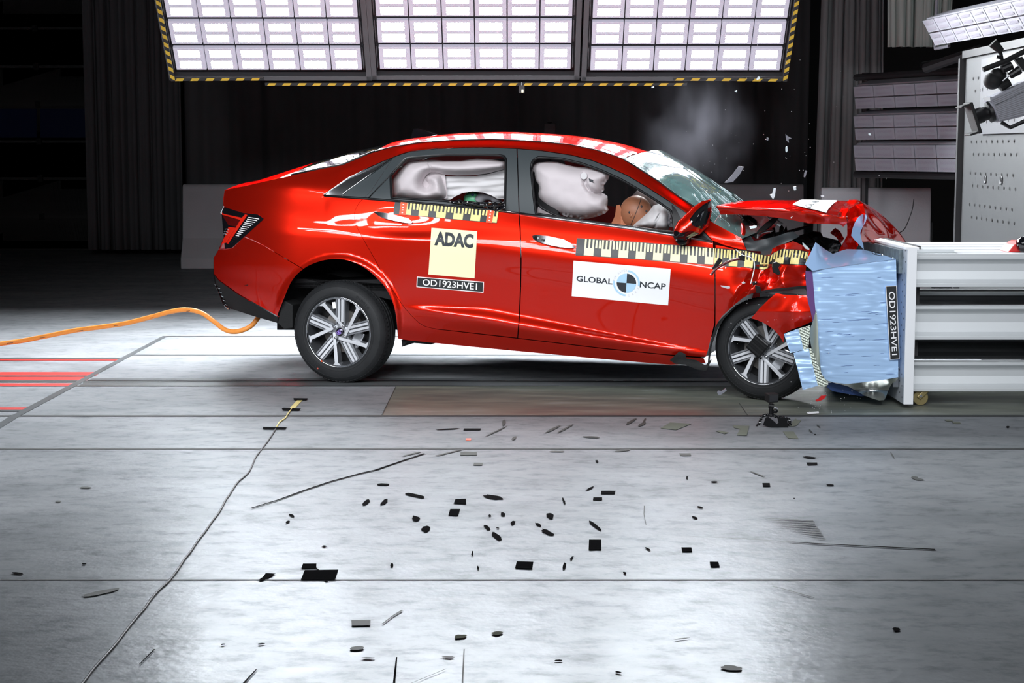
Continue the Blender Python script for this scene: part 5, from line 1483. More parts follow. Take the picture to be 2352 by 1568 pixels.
sheet('neck_shield', [(1403, 514), (1412, 495), (1415, 471), (1424, 469), (1428, 480), (1432, 495), (1446, 510), (1452, 519), (1430, 517)], lambda x, y: .40 - .00006 * (30 - abs(x - 1428)) ** 2 * .5, M['skin2'], dmy, sp=4, rim=.04)
ch = empty('child_dummy', B(1087, 520, .55), 'small dummy with a green head behind the hanging white airbag cloth', 'dummy')
gc = B(1088, 458, .50)
gh = MB().ball(gc, .062, .066, .056, 28, 18).build('head', M['green'], ch, smooth=True)
MB().ball(gc + Vector((-.005, -.058, .030)) , .009, .004, .006, 10, 8).build('blue_mark', mat('dark_blue_mark', (.03, .03, .2)), gh, smooth=True)
skinned('body', [(gc + Vector((0, .02, -.32)), .09), (gc + Vector((0, .01, -.14)), .085), (gc + Vector((0, 0, -.07)), .035), (gc + Vector((.14, -.02, -.13)), .04), (gc + Vector((-.12, .0, -.14)), .04), (gc + Vector((.20, -.03, -.28)), .035), (gc + Vector((-.16, -.03, -.28)), .035), (gc + Vector((.2, -.06, -.34)), .06)], [(0, 1), (1, 2), (1, 3), (1, 4), (3, 5), (4, 6), (0, 7)], M['grey'], ch)
cs = empty('infant_carrier', B(1120, 560, .5), 'grey child carrier edge in the rear window opening beside the green head', 'child carrier')
MB().tube(catmull([B(1098, 462, .46), B(1110, 450, .46), B(1128, 449, .46), B(1140, 459, .46), B(1150, 500, .46)], 5), .03, 12).build('side_wing', M['grey'], cs, smooth=True)
MB().hexa([B(1060, 500, .5), B(1150, 500, .5), B(1150, 560, .5), B(1060, 560, .5)], [B(1060, 500, .8), B(1150, 500, .8), B(1150, 560, .8), B(1060, 560, .8)]).build('seat_shell', M['grey'], cs, bevel=.02)

# ================================================================ the crash block on its trolley
BD = 9.26                                  # distance of its near face
def bp(px, py, d=BD): return D(px, py, d)
cb = empty('crash_barrier', (2.3, 0.0, 0), 'crash trolley of white beams carrying a steel plate and crushed light blue honeycomb block', 'barrier')
XP = D(2107, 572, 9.2).x                   # back of the plate
zt_, zb_ = D(2107, 572, 9.2).z, 0.025
PT = 0.052
YN, YFAR = -0.8, 0.62
pl = MB().box((XP - PT / 2, (YN + YFAR) / 2, (zt_ + zb_) / 2), (PT, YFAR - YN, zt_ - zb_)).build('end_plate', M['plateedge'], cb, bevel=.002)
MB().box((XP - PT - .001, (YN + YFAR) / 2, (zt_ + zb_) / 2), (.002, YFAR - YN - .004, zt_ - zb_ - .004)).build('plate_face', M['plate'], pl)
mb = MB()
for k in range(14):
    z = .06 + k * .062
    for j, yy in enumerate((-.755, -.70)):
        mb.lathe([(0, 0), (.0055, 0)], 10, Matrix.Translation((XP - PT - .0025, yy + .01 * ((k * 7) % 3 - 1), z + j * .02)) @ Matrix.Rotation(-pi / 2, 4, 'Y'))
ho = mb.build('bolt_hole', M['hole'], pl); ho['kind'] = 'stuff'
# backing plate with glue at the top, behind the block
gp = MB().box((XP - PT - .012, -.05, zt_ - .075), (.02, 1.28, .13)).build('backing_flange', M['glue'], cb)
for i in range(4):
    MB().lathe([(0, .012), (.012, .012), (.02, 0)], 12, Matrix.Translation((XP - PT - .022, -.55 + .27 * i, zt_ - .08)) @ Matrix.Rotation(-pi / 2, 4, 'Y')).build('bolt', M['chrome'], gp)
MB().box((XP - PT / 2, -.09, zt_ + .004), (PT + .02, 1.42, .012)).build('top_strip', M['plateedge'], cb)
# beams
X0, X1 = XP + .001, XP + 2.6
def ibeam(zt0, zb0, y0, fw=.10, name='beam', m='alu'):
    prof = [(0, zt0), (0, zt0 - .016), (.030, zt0 - .030), (.040, zt0 - .045), (.044, (zt0 + zb0) / 2), (.036, zb0 + .04), (.012, zb0 + .026), (0, zb0 + .020), (0, zb0), (fw, zb0), (fw, zt0)]
    return MB().prism([Vector((X0, y0 + y, z)) for y, z in prof], Vector((X1 - X0, 0, 0))).build(name, M[m], cb, bevel=.002)
yb_ = -.70
def zz(py, d): return D(CX, py, d).z
for (a, c) in ((588, 659), (703, 780), (832, 899)):
    ibeam(zz(a, 9.3), zz(c, 9.3), yb_)
for (a, c) in ((588, 650), (703, 765), (830, 880)):
    ibeam(zz(a, 9.3) , zz(c, 9.3), .40, m='rigframe')  # rear beams given a darker grey, painting in the shade behind the front ones
zt1 = zz(588, 9.3)
tp_ = MB()
for k, (a, c) in enumerate(((-.70, -.56), (-.5, -.32), (-.26, -.05), (.0, .22), (.27, .5))):
    tp_.prism([Vector((X0, a, zt1)), Vector((X0, c, zt1)), Vector((X0, c, zt1 + .012)), Vector((X0, a, zt1 + .012))], Vector((X1 - X0, 0, 0)))
tp_.build('top_profile', M['alu'], cb)
MB().box((X0 + .13, -.55, zt1 + .022), (.24, .12, .02)).build('clamp_block', M['alu'], cb, bevel=.003)
for z in (zz(677, 9.9), zz(712, 9.9)):
    MB().box(((X0 + X1) / 2, 0.0, z), (X1 - X0, .05, .02)).build('inner_rail', M['alu'], cb)
for xx in (X0 + .02, X1 - .1):
    MB().box((xx + .02, -.1, (zt1 + .22) / 2 + .05), (.05, 1.0, zt1 - .22)).build('cross_member', M['rigdark'], cb)
# castor
cz_ = .055
cx0 = D(2117, 932, 9.3).x; cy0 = -.66
cast = MB().hexa(*[[Vector((cx0 + x, cy0 + y, z)) for x, z in ((-.026, .05), (-.004, .034), (.05, .088), (.015, .092))] for y in (-.030, -.022)]).build('castor_fork', M['gold'], cb, bevel=.004)
MB().lathe([(0, -.02), (.04, -.02), (.044, -.012), (.044, .012), (.04, .02), (0, .02)], 32, Matrix.Translation((cx0 - .002, cy0, .0445)) @ Matrix.Rotation(pi / 2, 4, 'X')).build('castor_wheel', M['gold'], cast, smooth=True, auto=40)
MB().lathe([(0, .004), (.008, .004), (.009, 0)], 8, Matrix.Translation((cx0 - .004, cy0 - .031, .056)) @ Matrix.Rotation(pi / 2, 4, 'X')).build('axle_bolt', M['chrome'], cast)

# the honeycomb block: near face of stacked foil layers
PB = lambda x, y, d: bp(x, y, BD + d)
blk = [(1866, 622), (1930, 612), (1990, 604), (2040, 597), (2058, 595.5), (2060, 680), (2063, 760), (2063, 866), (2030, 872), (1990, 877), (1945, 881.5), (1915, 878), (1893, 872), (1886, 857), (1880, 790), (1875, 736), (1871, 690)]
def layers(x, y):
    yy = y + (x - 1870) * .055 + 5 * noise.noise(Vector((x / 90., y / 50., 1)))
    s = .0008 * noise.noise(Vector((x / 260., yy / 2.6, 0))) + .002 * noise.noise(Vector((x / 220., yy / 11., 5))) + 0.004 * noise.noise(Vector((x / 90., y / 90., 9)))
    e = max(0, (1893 - x) / 30.0)
    return s + .02 * e * e
bk_ = sheet('honeycomb_block', blk, layers, M['blue'], cb, sp=3.6, rim=.95, P=PB, gap=0)
mb = MB(); rnd = random.Random(11)
for i in range(34):                        # torn seams between the layers
    y = rnd.uniform(630, 860); x = rnd.uniform(1875, 2035); L = rnd.uniform(8, 40)
    pts = [(x + L * t / 5, y - L * t / 5 * .055 + rnd.uniform(-.4, .4)) for t in range(6)]
    pts = [p for p in pts if p[0] < 2056]
    if len(pts) > 2: mb.tube([PB(a, c, layers(a, c) - .0005) for a, c in pts], [.0004] + [.0011] * (len(pts) - 2) + [.0003], 5)
ts = mb.build('layer_tear', M['darkblue'], bk_); ts['kind'] = 'stuff'
# top cladding, pulled up at the corner
tc_ = [((1848.5, 607), -.02), ((1862, 580), .02), ((1873, 556), .10), ((1893, 571), .2), ((1913, 583), .22), ((1928, 577), .3), ((1945, 572), .35), ((1984, 573), .3), ((2030, 586), .12), ((2058, 595), .0), ((2010, 601), -.004), ((1950, 609), -.006), ((1900, 616), -.01), ((1866, 622), -.012)]
def clad(x, y):
    h = max(-6, 622 - (x - 1866) * .138 - y)
    t = max(0, min(1, (x - 1872) / 50.0)); t = t * t * (3 - 2 * t)
    return h * (.0014 + .0055 * t) - .03 * sin(max(0, min(1, h / 40.0)) * pi) * t - .01
sheet('top_cladding', [p for p, d in tc_], clad, M['bluesheet'], cb, sp=4, rim=.004, P=PB, gap=0, back=True)
mb = MB()
for seg in (((2000, 576), (2008, 584)), ((2008, 584), (2026, 587)), ((2000, 576), (2020, 580)), ((2010, 580), (2014, 585)), ((2020, 580), (2027, 587))):
    mb.tube([PB(x, y, clad(x, y) - .004) for x, y in seg], .0018, 5)
mb.build('stencilled_mark', M['ink'], cb)
flp = [(1984, 573), (1972, 560), (1962, 550), (1955, 541), (1958, 525), (1964, 510), (1970, 500), (1978, 493), (1985, 490.5), (1990, 493), (1991.5, 499), (1988, 510), (1981, 522), (1976, 534), (1978, 548), (1983, 562)]
sheet('upright_flap', flp, lambda x, y: .25 + .0022 * (x - 1955) + .02 * sin((y - 490) / 20.0), M['bluesheet'], cb, sp=4, rim=.006, P=PB, gap=0, back=True)
sheet('flap_back', [(1951, 572), (1952, 545), (1957, 541), (1966, 552), (1976, 565), (1984, 573)], lambda x, y: .42, M['black'], cb, sp=5, rim=.01, P=PB, gap=0)
# side sheets and loose honeycomb at the car end
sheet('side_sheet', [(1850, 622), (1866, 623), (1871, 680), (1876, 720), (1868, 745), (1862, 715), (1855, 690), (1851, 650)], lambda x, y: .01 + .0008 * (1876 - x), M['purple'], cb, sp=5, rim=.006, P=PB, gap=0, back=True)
hq = [(1800.5, 767), (1833.7, 754.5), (1846, 803), (1815, 810.5)]
h2q = [(1822.5, 810.5), (1857, 800), (1878.5, 886), (1843.6, 895)]
for qd, en in ((hq, [(1833.7, 754.5), (1861, 747), (1857, 800), (1846, 803)]), (h2q, [(1857, 800), (1864, 800), (1888, 860), (1904, 882), (1893, 889), (1878.5, 886)])):
    o = sheet('loose_honeycomb', qd, lambda x, y: -.20 + .002 * noise.noise(Vector((x / 50., y / 1.8, 1))), M['blue'], cb, sp=3.5, rim=.16, P=PB, gap=0)
    sheet('cell_face', en, lambda x, y: -.198 + .004 * sin((y + x * .25) * 1.9), M['comb'], o, sp=2.4, rim=.1, P=PB, gap=0)
sheet('curved_sheet', [(1875, 708), (1877, 730), (1880, 790), (1886, 855), (1893, 873), (1904, 876), (1893, 868), (1880, 850), (1868, 815), (1860, 780), (1860, 757), (1868, 735)], lambda x, y: -.12 + .06 * sin((x - 1858) / 12.0), M['comb'], cb, sp=3.5, rim=.006, P=PB, gap=0, back=True)
sheet('lower_blue_sheet', [(1895, 880), (1912, 878), (1950, 888), (1985, 901), (1996, 908), (1978, 910), (1945, 904), (1912, 898), (1901, 890)], lambda x, y: .05 + .0006 * (y - 880) + .001 * (x - 1895), M['darkblue'], cb, sp=4, rim=.004, P=PB, gap=0, back=True)
ss = [(1930, 882), (1950, 888), (1964, 896), (1985, 908), (2004, 915), (2019, 919.5), (2031, 918.5), (2036, 908), (2043, 890), (2049, 880), (2057, 876), (2063, 868), (2028, 872), (1990, 877)]
sheet('silver_sheet', ss, lambda x, y: .0 + .07 * sin((y - 868) / 16.0) * math.exp(-((x - 2005) / 40.0) ** 2) + .0006 * (2060 - x), M['silver'], cb, sp=3.5, rim=.004, P=PB, gap=0, back=True)
MB().box((XP - PT - .02, -.68, .16), (.03, .012, .11)).build('clamp_strip', M['satin'], cb, bevel=.002)
# number sticker turned upright, running round to the plate
q = [(2034, 656.5), (2060, 655.5), (2066, 824.5), (2044, 826)]
stp = lambda x, y: PB(x, y, -.018)
s2 = MB().grid(lambda u, v: stp(*bil(q, u, v)), 6, 24).build('number_sticker', M['letter'], cb, smooth=True)
qi = sub(q, .06, .008, .94, .992)
MB().grid(lambda u, v: PB(*bil(qi, u, v), -.0195), 6, 24).build('black_field', M['tapeblack'], s2, smooth=True)
mb = MB(); vs, fs = text_flat('OD1923HVE1', .008)
mb.add([PB(*bil(q, .24 + .55 * y, .92 - .86 * x), -.0215) for x, y in vs], fs)
mb.build('lettering', M['letter'], s2, fix=False)
# red bracket with a black dome on the top beam
rbk = empty('red_bracket', D(2335, 585, 9.5), 'red steel bracket with a black dome on top of the white beam', 'bracket')
zz0 = zt1 + .0125
xb = D(2309, 585, 9.5).x
MB().prism([Vector((xb, -.55, zz0)), Vector((xb + .3, -.55, zz0)), Vector((xb + .3, -.55, zz0 + .065)), Vector((xb + .06, -.55, zz0 + .06)), Vector((xb + .03, -.55, zz0 + .04))], Vector((0, .16, 0))).build('foot', M['redbracket'], rbk, bevel=.004)
MB().ball(Vector((xb + .085, -.55, zz0 + .045)), .042, .05, .045).build('dome', M['gloss'], rbk, smooth=True)
wr = MB().tube(catmull([B(2065, 535, 1.5), B(2078, 525, 1.5), B(2089, 500, 1.5), B(2096, 478, 1.5), B(2099, 457, 1.5)], 6), .0035, 6).build('flying_wire', M['black'])
lab(wr, 'thin black wire curving up past the folded bonnet', 'wire')

# ================================================================ small things on and above the floor
# orange hose behind the car
hp = [(597, 722, 10.75), (590, 733, 10.7), (578, 747, 10.7), (560, 757, 10.7), (537, 761.5, 10.72), (515, 756, 10.75), (490, 737, 10.8), (462, 718, 10.85), (430, 711.5, 10.9), (395, 715, 10.95), (350, 727, 11.0), (290, 742, 11.1), (230, 751, 11.2), (170, 759, 11.3), (100, 773, 11.35), (50, 782.5, 11.4), (0, 789.5, 11.4), (-60, 801, 11.4), (-160, 822, 11.4), (-300, 832, 11.4)]
ho_ = MB().tube(catmull([D(*p) for p in hp], 6), .0155, 12).build('orange_hose', M['hose'], smooth=True)
lab(ho_, 'thick orange hose looping through the air behind the red car', 'hose')
mb = MB()
for (x, y, d_) in ((435, 713.5, 10.89), (352, 729, 11.0), (268, 747, 11.13), (183, 759, 11.27), (98, 775, 11.35), (22, 787.5, 11.4)):
    a, c = D(x - 7, y + 1.2, d_ - .017), D(x + 8, y - .8, d_ - .017)
    mb.tube([a, c], .0016, 4)
mb.build('printing', M['ink'], ho_)

# contact strip, its cord and black tape
cpts = [(634, 983), (627, 995), (615, 1013), (598, 1035), (586, 1052), (574, 1080), (560, 1095), (545, 1108), (528, 1134), (517, 1150), (508, 1168), (498, 1183), (485, 1200), (470, 1222), (455, 1240), (438, 1266), (424, 1283), (408, 1308), (395, 1325), (384, 1338), (372, 1348), (358, 1362), (345, 1378), (332, 1397), (320, 1410), (305, 1428), (290, 1447), (267, 1477), (245, 1502), (215, 1535), (190, 1568), (160, 1600)]
cd = MB().tube(catmull([G(x, y, .004) for x, y in cpts], 4), .0036, 8).build('sensor_cord', M['cable'], smooth=True)
lab(cd, 'thin grey cord winding over the floor from the yellow contact strip', 'cord')
def flat_strip(pts, w, z, t=.0015):
    P_ = [G(x, y, z) for x, y in pts]; L_, R_ = [], []
    for i, p in enumerate(P_):
        q = (P_[min(i + 1, len(P_) - 1)] - P_[max(i - 1, 0)]).normalized(); n = Vector((-q.y, q.x, 0))
        L_.append(p + n * w / 2); R_.append(p - n * w / 2)
    mb = MB()
    for i in range(len(P_) - 1):
        a = [L_[i], R_[i], R_[i + 1], L_[i + 1]]
        mb.hexa(a, [p + Vector((0, 0, t)) for p in a])
    return mb
ys_ = flat_strip([(693, 915), (683, 925), (672, 937)], .030, .001).build('contact_strip', M['yellow'])
lab(ys_, 'flat yellow contact strip taped to the floor in front of the rear wheel', 'sensor strip')
MB().tube(catmull([G(x, y, .004) for x, y in ((671, 938), (662, 949), (655, 960), (643, 968), (636, 979))], 4), .004, 6).build('lead', M['yellow'], ys_, smooth=True)
for poly, l in (([(674, 914.5), (707, 914.8), (703, 918), (675, 918)], 'black tape across the far end of the yellow contact strip'),
                ([(647, 938), (652, 936.5), (691, 938.5), (687, 942), (650, 941.5)], 'black tape across the near end of the yellow contact strip'),
                ([(604, 980.5), (659, 980.8), (656, 984.5), (604, 984.5)], 'black tape where the grey cord joins the yellow lead')):
    lab(MB().prism([G(x, y, .006) for x, y in poly], Vector((0, 0, .0012))).build('floor_tape', M['tapefloor']), l, 'tape', 'black tape over the contact strip')
# squares of tape on the floor
TP = [([(700, 1309), (777, 1308), (769, 1331), (691, 1331)], 'tapefloor', 'largest black tape piece on the floor, cut by the front joint'),
 ([(696, 1294), (727, 1294), (726, 1304), (692, 1305)], 'tapefloor', 'small black tape piece just behind the largest tape piece'),
 ([(1187, 1289), (1225, 1290), (1222, 1306), (1183, 1304)], 'tapefloor', 'wide black tape piece at the middle of the floor near the front joint'),
 ([(1353, 1239), (1381, 1239), (1381, 1262), (1352, 1262)], 'tapefloor', 'square black tape piece on the floor below the white door sticker'),
 ([(1565, 1257), (1588, 1257), (1590, 1266), (1567, 1266)], 'tapefloor', 'small black tape piece on the floor below the front wheel arch'),
 ([(1630, 1290), (1650, 1290), (1653, 1301), (1632, 1301)], 'tapefloor', 'rightmost black tape piece on the floor near the front joint'),
 ([(1046, 1146), (1070, 1145), (1071, 1157), (1042, 1156)], 'tapefloor', 'farther of two black tape squares on the greenish patch of floor'),
 ([(1034, 1169), (1057, 1169), (1052, 1184), (1030, 1183)], 'tapefloor', 'nearer of two black tape squares on the greenish patch of floor'),
 ([(1381, 1127), (1414, 1127), (1412, 1134), (1380, 1134)], 'scuff', 'longer and farther of two dark tape strips right of the floor middle'),
 ([(1363, 1142), (1383, 1142), (1383, 1148), (1362, 1148)], 'scuff', 'shorter and nearer of two dark tape strips right of the floor middle'),
 ([(1058, 1037), (1095, 1038), (1095, 1045), (1057, 1045)], 'scuff2', 'grey worn tape piece touching the dark joint below the yellow sticker'),
 ([(1089, 1063), (1109, 1063), (1108, 1068), (1087, 1068)], 'scuff2', 'small grey worn tape piece in front of the dark joint'),
 ([(1560, 1041), (1586, 1041), (1587, 1046), (1563, 1046)], 'scuff2', 'grey worn tape piece near the pink reflection of the front wheel'),
 ([(1852, 1062), (1877, 1062), (1877, 1067), (1855, 1068)], 'scuff', 'dark tape strip on the floor below the crushed block'),
 ([(1751, 1109), (1768, 1109), (1769, 1117), (1752, 1117)], 'scuff', 'dark smudged tape square on the floor below the action camera'),
 ([(807, 1424), (851, 1424), (850, 1436), (808, 1437)], 'scuff2', 'grey rubbed tape piece on the near floor slab'),
 ([(1517, 983), (1539, 970), (1588, 973), (1553, 987)], 'scuff3', 'olive diamond tape piece beside the rail strip'),
 ([(1644, 990), (1652, 988.5), (1673, 993), (1664, 996)], 'scuff3', 'small olive tape piece left of the bent olive one'),
 ([(1683, 977), (1721, 978), (1715, 1000), (1692, 999), (1700, 985), (1686, 982)], 'scuff3', 'bent olive tape piece left of the action camera'),
 ([(1798, 991), (1823, 991), (1834, 1007), (1810, 1006)], 'scuff3', 'olive tape square in front of the action camera'),
 ([(1813, 978), (1820, 967), (1828, 961), (1831, 965), (1840, 965), (1830, 977), (1820, 979)], 'scuff3', 'torn olive tape piece right of the action camera'),
 ([(2169, 963.5), (2182, 963), (2190, 966.5), (2175, 967)], 'scuff3', 'left one of two olive tape bits below the castor'),
 ([(2186, 968), (2204, 968.5), (2207, 972), (2190, 972)], 'scuff3', 'right one of two olive tape bits below the castor'),
 ([(1070, 1006.5), (1082, 1006.5), (1081.5, 1011), (1070, 1011)], 'orangered', 'tiny orange red tape piece on the pale floor strip'),
 ([(1066, 984), (1105, 984), (1103, 988), (1064, 988)], 'scuff', 'dark tape strip lying along the pale floor strip')]
for poly, m, l in TP:
    lab(MB().prism([G(x, y, .003) for x, y in poly], Vector((0, 0, .0008))).build('tape_piece', M[m]), l, 'tape', 'tape pieces on the floor')
# scuffs, gouges and skid marks belong to the floor
def blob(cx, cy, wdt, hgt, rot, m='scuff', seed=0, n=14):
    rnd = random.Random(int(cx * 13 + cy)); pts = []
    for i in range(n):
        a = 2 * pi * i / n; r = rnd.uniform(.75, 1.1)
        x, y = wdt / 2 * r * cos(a), hgt / 2 * r * sin(a)
        pts.append((cx + x * cos(rot) - y * sin(rot), cy + x * sin(rot) + y * cos(rot)))
    return MB().add([G(x, y, .0035) for x, y in pts], [tuple(range(n))]).build('scuff_mark', M[m], fl)
for a in ((880, 1112, 30, 5, 0), (953, 1137, 50, 8, .2), (841, 1153, 22, 10, -.6), (883, 1152, 22, 10, -.7), (1134, 1141, 48, 9, .15), (955, 1190, 20, 12, .3), (978, 1214, 22, 14, 0), (1155, 1180, 12, 9, .5), (1178, 1200, 13, 9, -.5),
          (1119, 1211, 18, 8, .6), (1141, 1231, 30, 12, .6), (1236, 1204, 17, 6, .4), (1258, 1222, 33, 10, .45), (1264, 1184, 20, 15, .5), (1366, 1206, 36, 8, .65), (1295, 1150, 18, 5, 1.2), (1355, 1121, 24, 4, -.5), (1296, 1299, 18, 8, 1.9), (1313, 1281, 12, 5, -.8),
          (1085, 1271, 13, 5, 1.7), (1098, 1303, 10, 5, 1.2), (900, 1297, 8, 9, 0), (670, 1183, 16, 5, .4), (661, 1198, 12, 5, -.4), (1640, 1106, 16, 3.5, 0), (1578, 1097, 9, 4, 1.7), (1608, 1164, 15, 4, .2), (1596, 1188, 16, 5, .4), (1488, 1260, 15, 4, .5), (1435, 1315, 9, 5, .6),
          (1860, 1050, 33, 5, .1), (1906, 1113, 19, 4.5, .05), (1824, 1144, 4, 3, 0), (2058, 1444, 20, 8, 0), (40, 1316, 30, 5, .1), (193, 1294, 12, 4, 0), (134, 1151, 14, 4, 0, 'scuff2'), (197, 1119, 30, 4, 0, 'scuff2'), (745, 1254, 14, 4, 0), (1371, 1059, 8, 6, .6), (1143, 1212, 8, 3, .2), (1125, 1183, 6, 5, 0),
          (1140, 990, 60, 3, -.45, 'scuff2'), (1270, 985, 45, 5, -.45, 'scuff2'), (1300, 983, 50, 4, -.5, 'scuff2'), (1358, 1003, 42, 4, .05, 'scuff2'), (1450, 967, 30, 6, -.5, 'scuff2'), (1475, 974, 20, 7, -.4, 'scuff2'), (1030, 985, 56, 2.5, -.05), (1157, 970, 8, 16, .3, 'scuff2'), (1180, 1006, 16, 6, -.6, 'scuff2'),
          (1480, 965, 14, 4, -1, 'scuff2'), (1430, 1034, 36, 4, -.1, 'scuff2'), (1280, 1036, 34, 3, 0, 'scuff2'), (1880, 978, 12, 3, .6, 'scuff2'), (1862, 990, 12, 4, .7, 'scuff2'), (1872, 997, 6, 2, 0), (2050, 1045, 18, 3, 1.0, 'scuff2'), (1740, 1088, 42, 2.5, .35, 'scuff2'), (2110, 1100, 24, 4, .05, 'scuff2'), (2315, 980, 9, 4, 0), (2100, 1096, 18, 6, 0, 'scuff2'),
          (820, 1488, 36, 10, -.1, 'scuff2'), (1030, 1508, 30, 5, 0, 'scuff2'), (600, 1478, 20, 3, -.1), (845, 1510, 34, 4, 0, 'scuff2'), (1283, 1516, 22, 4, 0), (1420, 1543, 16, 5, .2), (1057, 1461, 30, 10, -.1, 'scuff3'), (1142, 1453, 26, 10, 0, 'scuff3'), (1680, 1533, 50, 12, .1, 'scuff2'), (512, 1479, 12, 4, -.1), (1565, 1466, 40, 3, -.1, 'scuff2'), (230, 1360, 90, 9, -.2, 'scuff2')):
    blob(*a)
def stroke(pts, w0, w1, m='scuff'):
    P_ = [G(x, y, .0034) for x, y in pts]; n = len(P_); V = []
    for i, p in enumerate(P_):
        q = (P_[min(i + 1, n - 1)] - P_[max(i - 1, 0)]).normalized(); s = Vector((-q.y, q.x, 0)); w_ = w0 + (w1 - w0) * i / (n - 1)
        V += [p + s * w_ / 2, p - s * w_ / 2]
    MB().add(V, [(2 * i, 2 * i + 1, 2 * i + 3, 2 * i + 2) for i in range(n - 1)]).build('scratch', M[m], fl)
stroke([(578, 1166), (640, 1147), (700, 1125), (760, 1105), (830, 1086)], .009, .013)
stroke([(830, 1086), (862, 1079), (920, 1059), (975, 1041)], .015, .011, 'scuff')
stroke([(925, 1047), (965, 1037)], .012, .02, 'scuff2'); stroke([(1003, 1046), (1060, 1032)], .02, .014, 'scuff2')
stroke([(2148, 1261), (2000, 1254), (1880, 1248), (1820, 1244)], .015, .009); stroke([(1820, 1244), (1700, 1236), (1560, 1230)], .005, .002, 'scuff2')
stroke([(596, 1333), (612, 1324), (622, 1316)], .012, .035); stroke([(725, 1303), (738, 1315), (751, 1334)], .006, .012)
stroke([(1480, 1161), (1479, 1180), (1484, 1205)], .004, .002, 'scuff2'); stroke([(905, 1568), (911, 1508)], .006, .004); stroke([(878, 1432), (905, 1412), (925, 1400)], .004, .008, 'scuff2')
stroke([(1062, 1568), (1066, 1490)], .004, .003, 'scuff2'); stroke([(560, 1568), (590, 1535)], .006, .003); stroke([(945, 1568), (1025, 1535)], .002, .003, 'scuff2'); stroke([(320, 1525), (355, 1490)], .003, .004)
stroke([(1770, 1345), (1800, 1352), (1870, 1372)], .003, .006, 'scuff2')
for i in range(9):                         # skid fan
    y = 1193 + i * 5.5; stroke([(1745 + i * 14, y - 4), (1800 + i * 9, y - 1.5), (1868 + i * 3.6, y + 2)], .002, .016 if i < 7 else .010, 'scuff2')

# action camera on a bendy tripod
ac = empty('action_camera', G(1772, 978), 'small black action camera on a bendy tripod in front of the front wheel', 'camera')
AD = 8.62
t_ = lambda x, y, d=AD: D(x, y, d)
q = [t_(1766, 906), t_(1790, 905), t_(1788, 924), t_(1765, 925.5)]
MB().hexa([p + Vector((-.015, .045, .004)) for p in q], q).build('camera_case', M['blackmatt'], ac, bevel=.004)
q = [t_(1768, 908), t_(1788, 907), t_(1786, 921.5), t_(1767, 923)]
MB().hexa([p for p in q], [p - Vector((0, .002, 0)) for p in q]).build('screen', M['gloss'], ac)
MB().tube([t_(1772, 926, AD + .02), t_(1771, 951, AD + .02)], [.010, .012], 10).build('column', M['black'], ac)
MB().tube([t_(1766, 931, AD + .02), t_(1777, 933, AD + .02)], .013, 10).build('ball_joint', M['black'], ac)
MB().tube([t_(1778, 936, AD), t_(1787, 938, AD)], .004, 8).build('lever', M['satin'], ac)
MB().lathe([(0, .004), (.010, .004), (.010, -.004), (0, -.004)], 14, Matrix.Translation(t_(1779, 944, AD)) @ Matrix.Rotation(pi / 2, 4, 'Y')).build('knob', M['black'], ac)
MB().ball(t_(1771, 953, AD + .02), .016, .016, .010).build('hub', M['black'], ac, smooth=True)
for pts in ([(1768, 953), (1758, 953), (1750, 957), (1746, 967), (1741, 976), (1739, 981)], [(1776, 954), (1788, 958), (1800, 960), (1812, 963), (1814, 971), (1814, 976)], [(1772, 952), (1776, 945), (1782, 944)]):
    far = pts[-1][1] < 950
    pp = catmull([t_(x, y, AD + (.03 if far else 0) + .02 * (1 - i / 5)) for i, (x, y) in enumerate(pts)], 4)
    lg = MB(); lr = MB()
    for i, p in enumerate(pp[::2]): lg.ball(p, .0085, seg=10, rings=6)
    for i, p in enumerate(pp[1::4]):
        lr.ball(p, .0092, .0092, .0022, seg=12, rings=6)
    lg.ball(pp[-1], .011, seg=12, rings=8)
    o = lg.build('leg', M['black'], ac, smooth=True); lr.build('grip_ring', M['letter'], o, smooth=True)
for poly, l in (([(1759, 958), (1765, 957), (1778, 967), (1792, 982), (1786, 985), (1764, 980), (1752, 976)], 'black tape strap over the left leg of the bendy tripod'), ([(1785, 957), (1808, 960), (1809, 971), (1811, 983), (1788, 982), (1780, 978), (1788, 970)], 'black tape strap over the right leg of the bendy tripod')):
    tp = sheet('tape_strap', poly, lambda x, y: AD - .018 - .0012 * (y - 957) + .004 * noise.noise(Vector((x / 9., y / 9., 3))), M['tapefloor'], None, sp=4, rim=.002, P=lambda x, y, d: D(x, y, d), gap=0, back=True)
    lab(tp, l, 'tape', 'tape straps holding the bendy tripod')

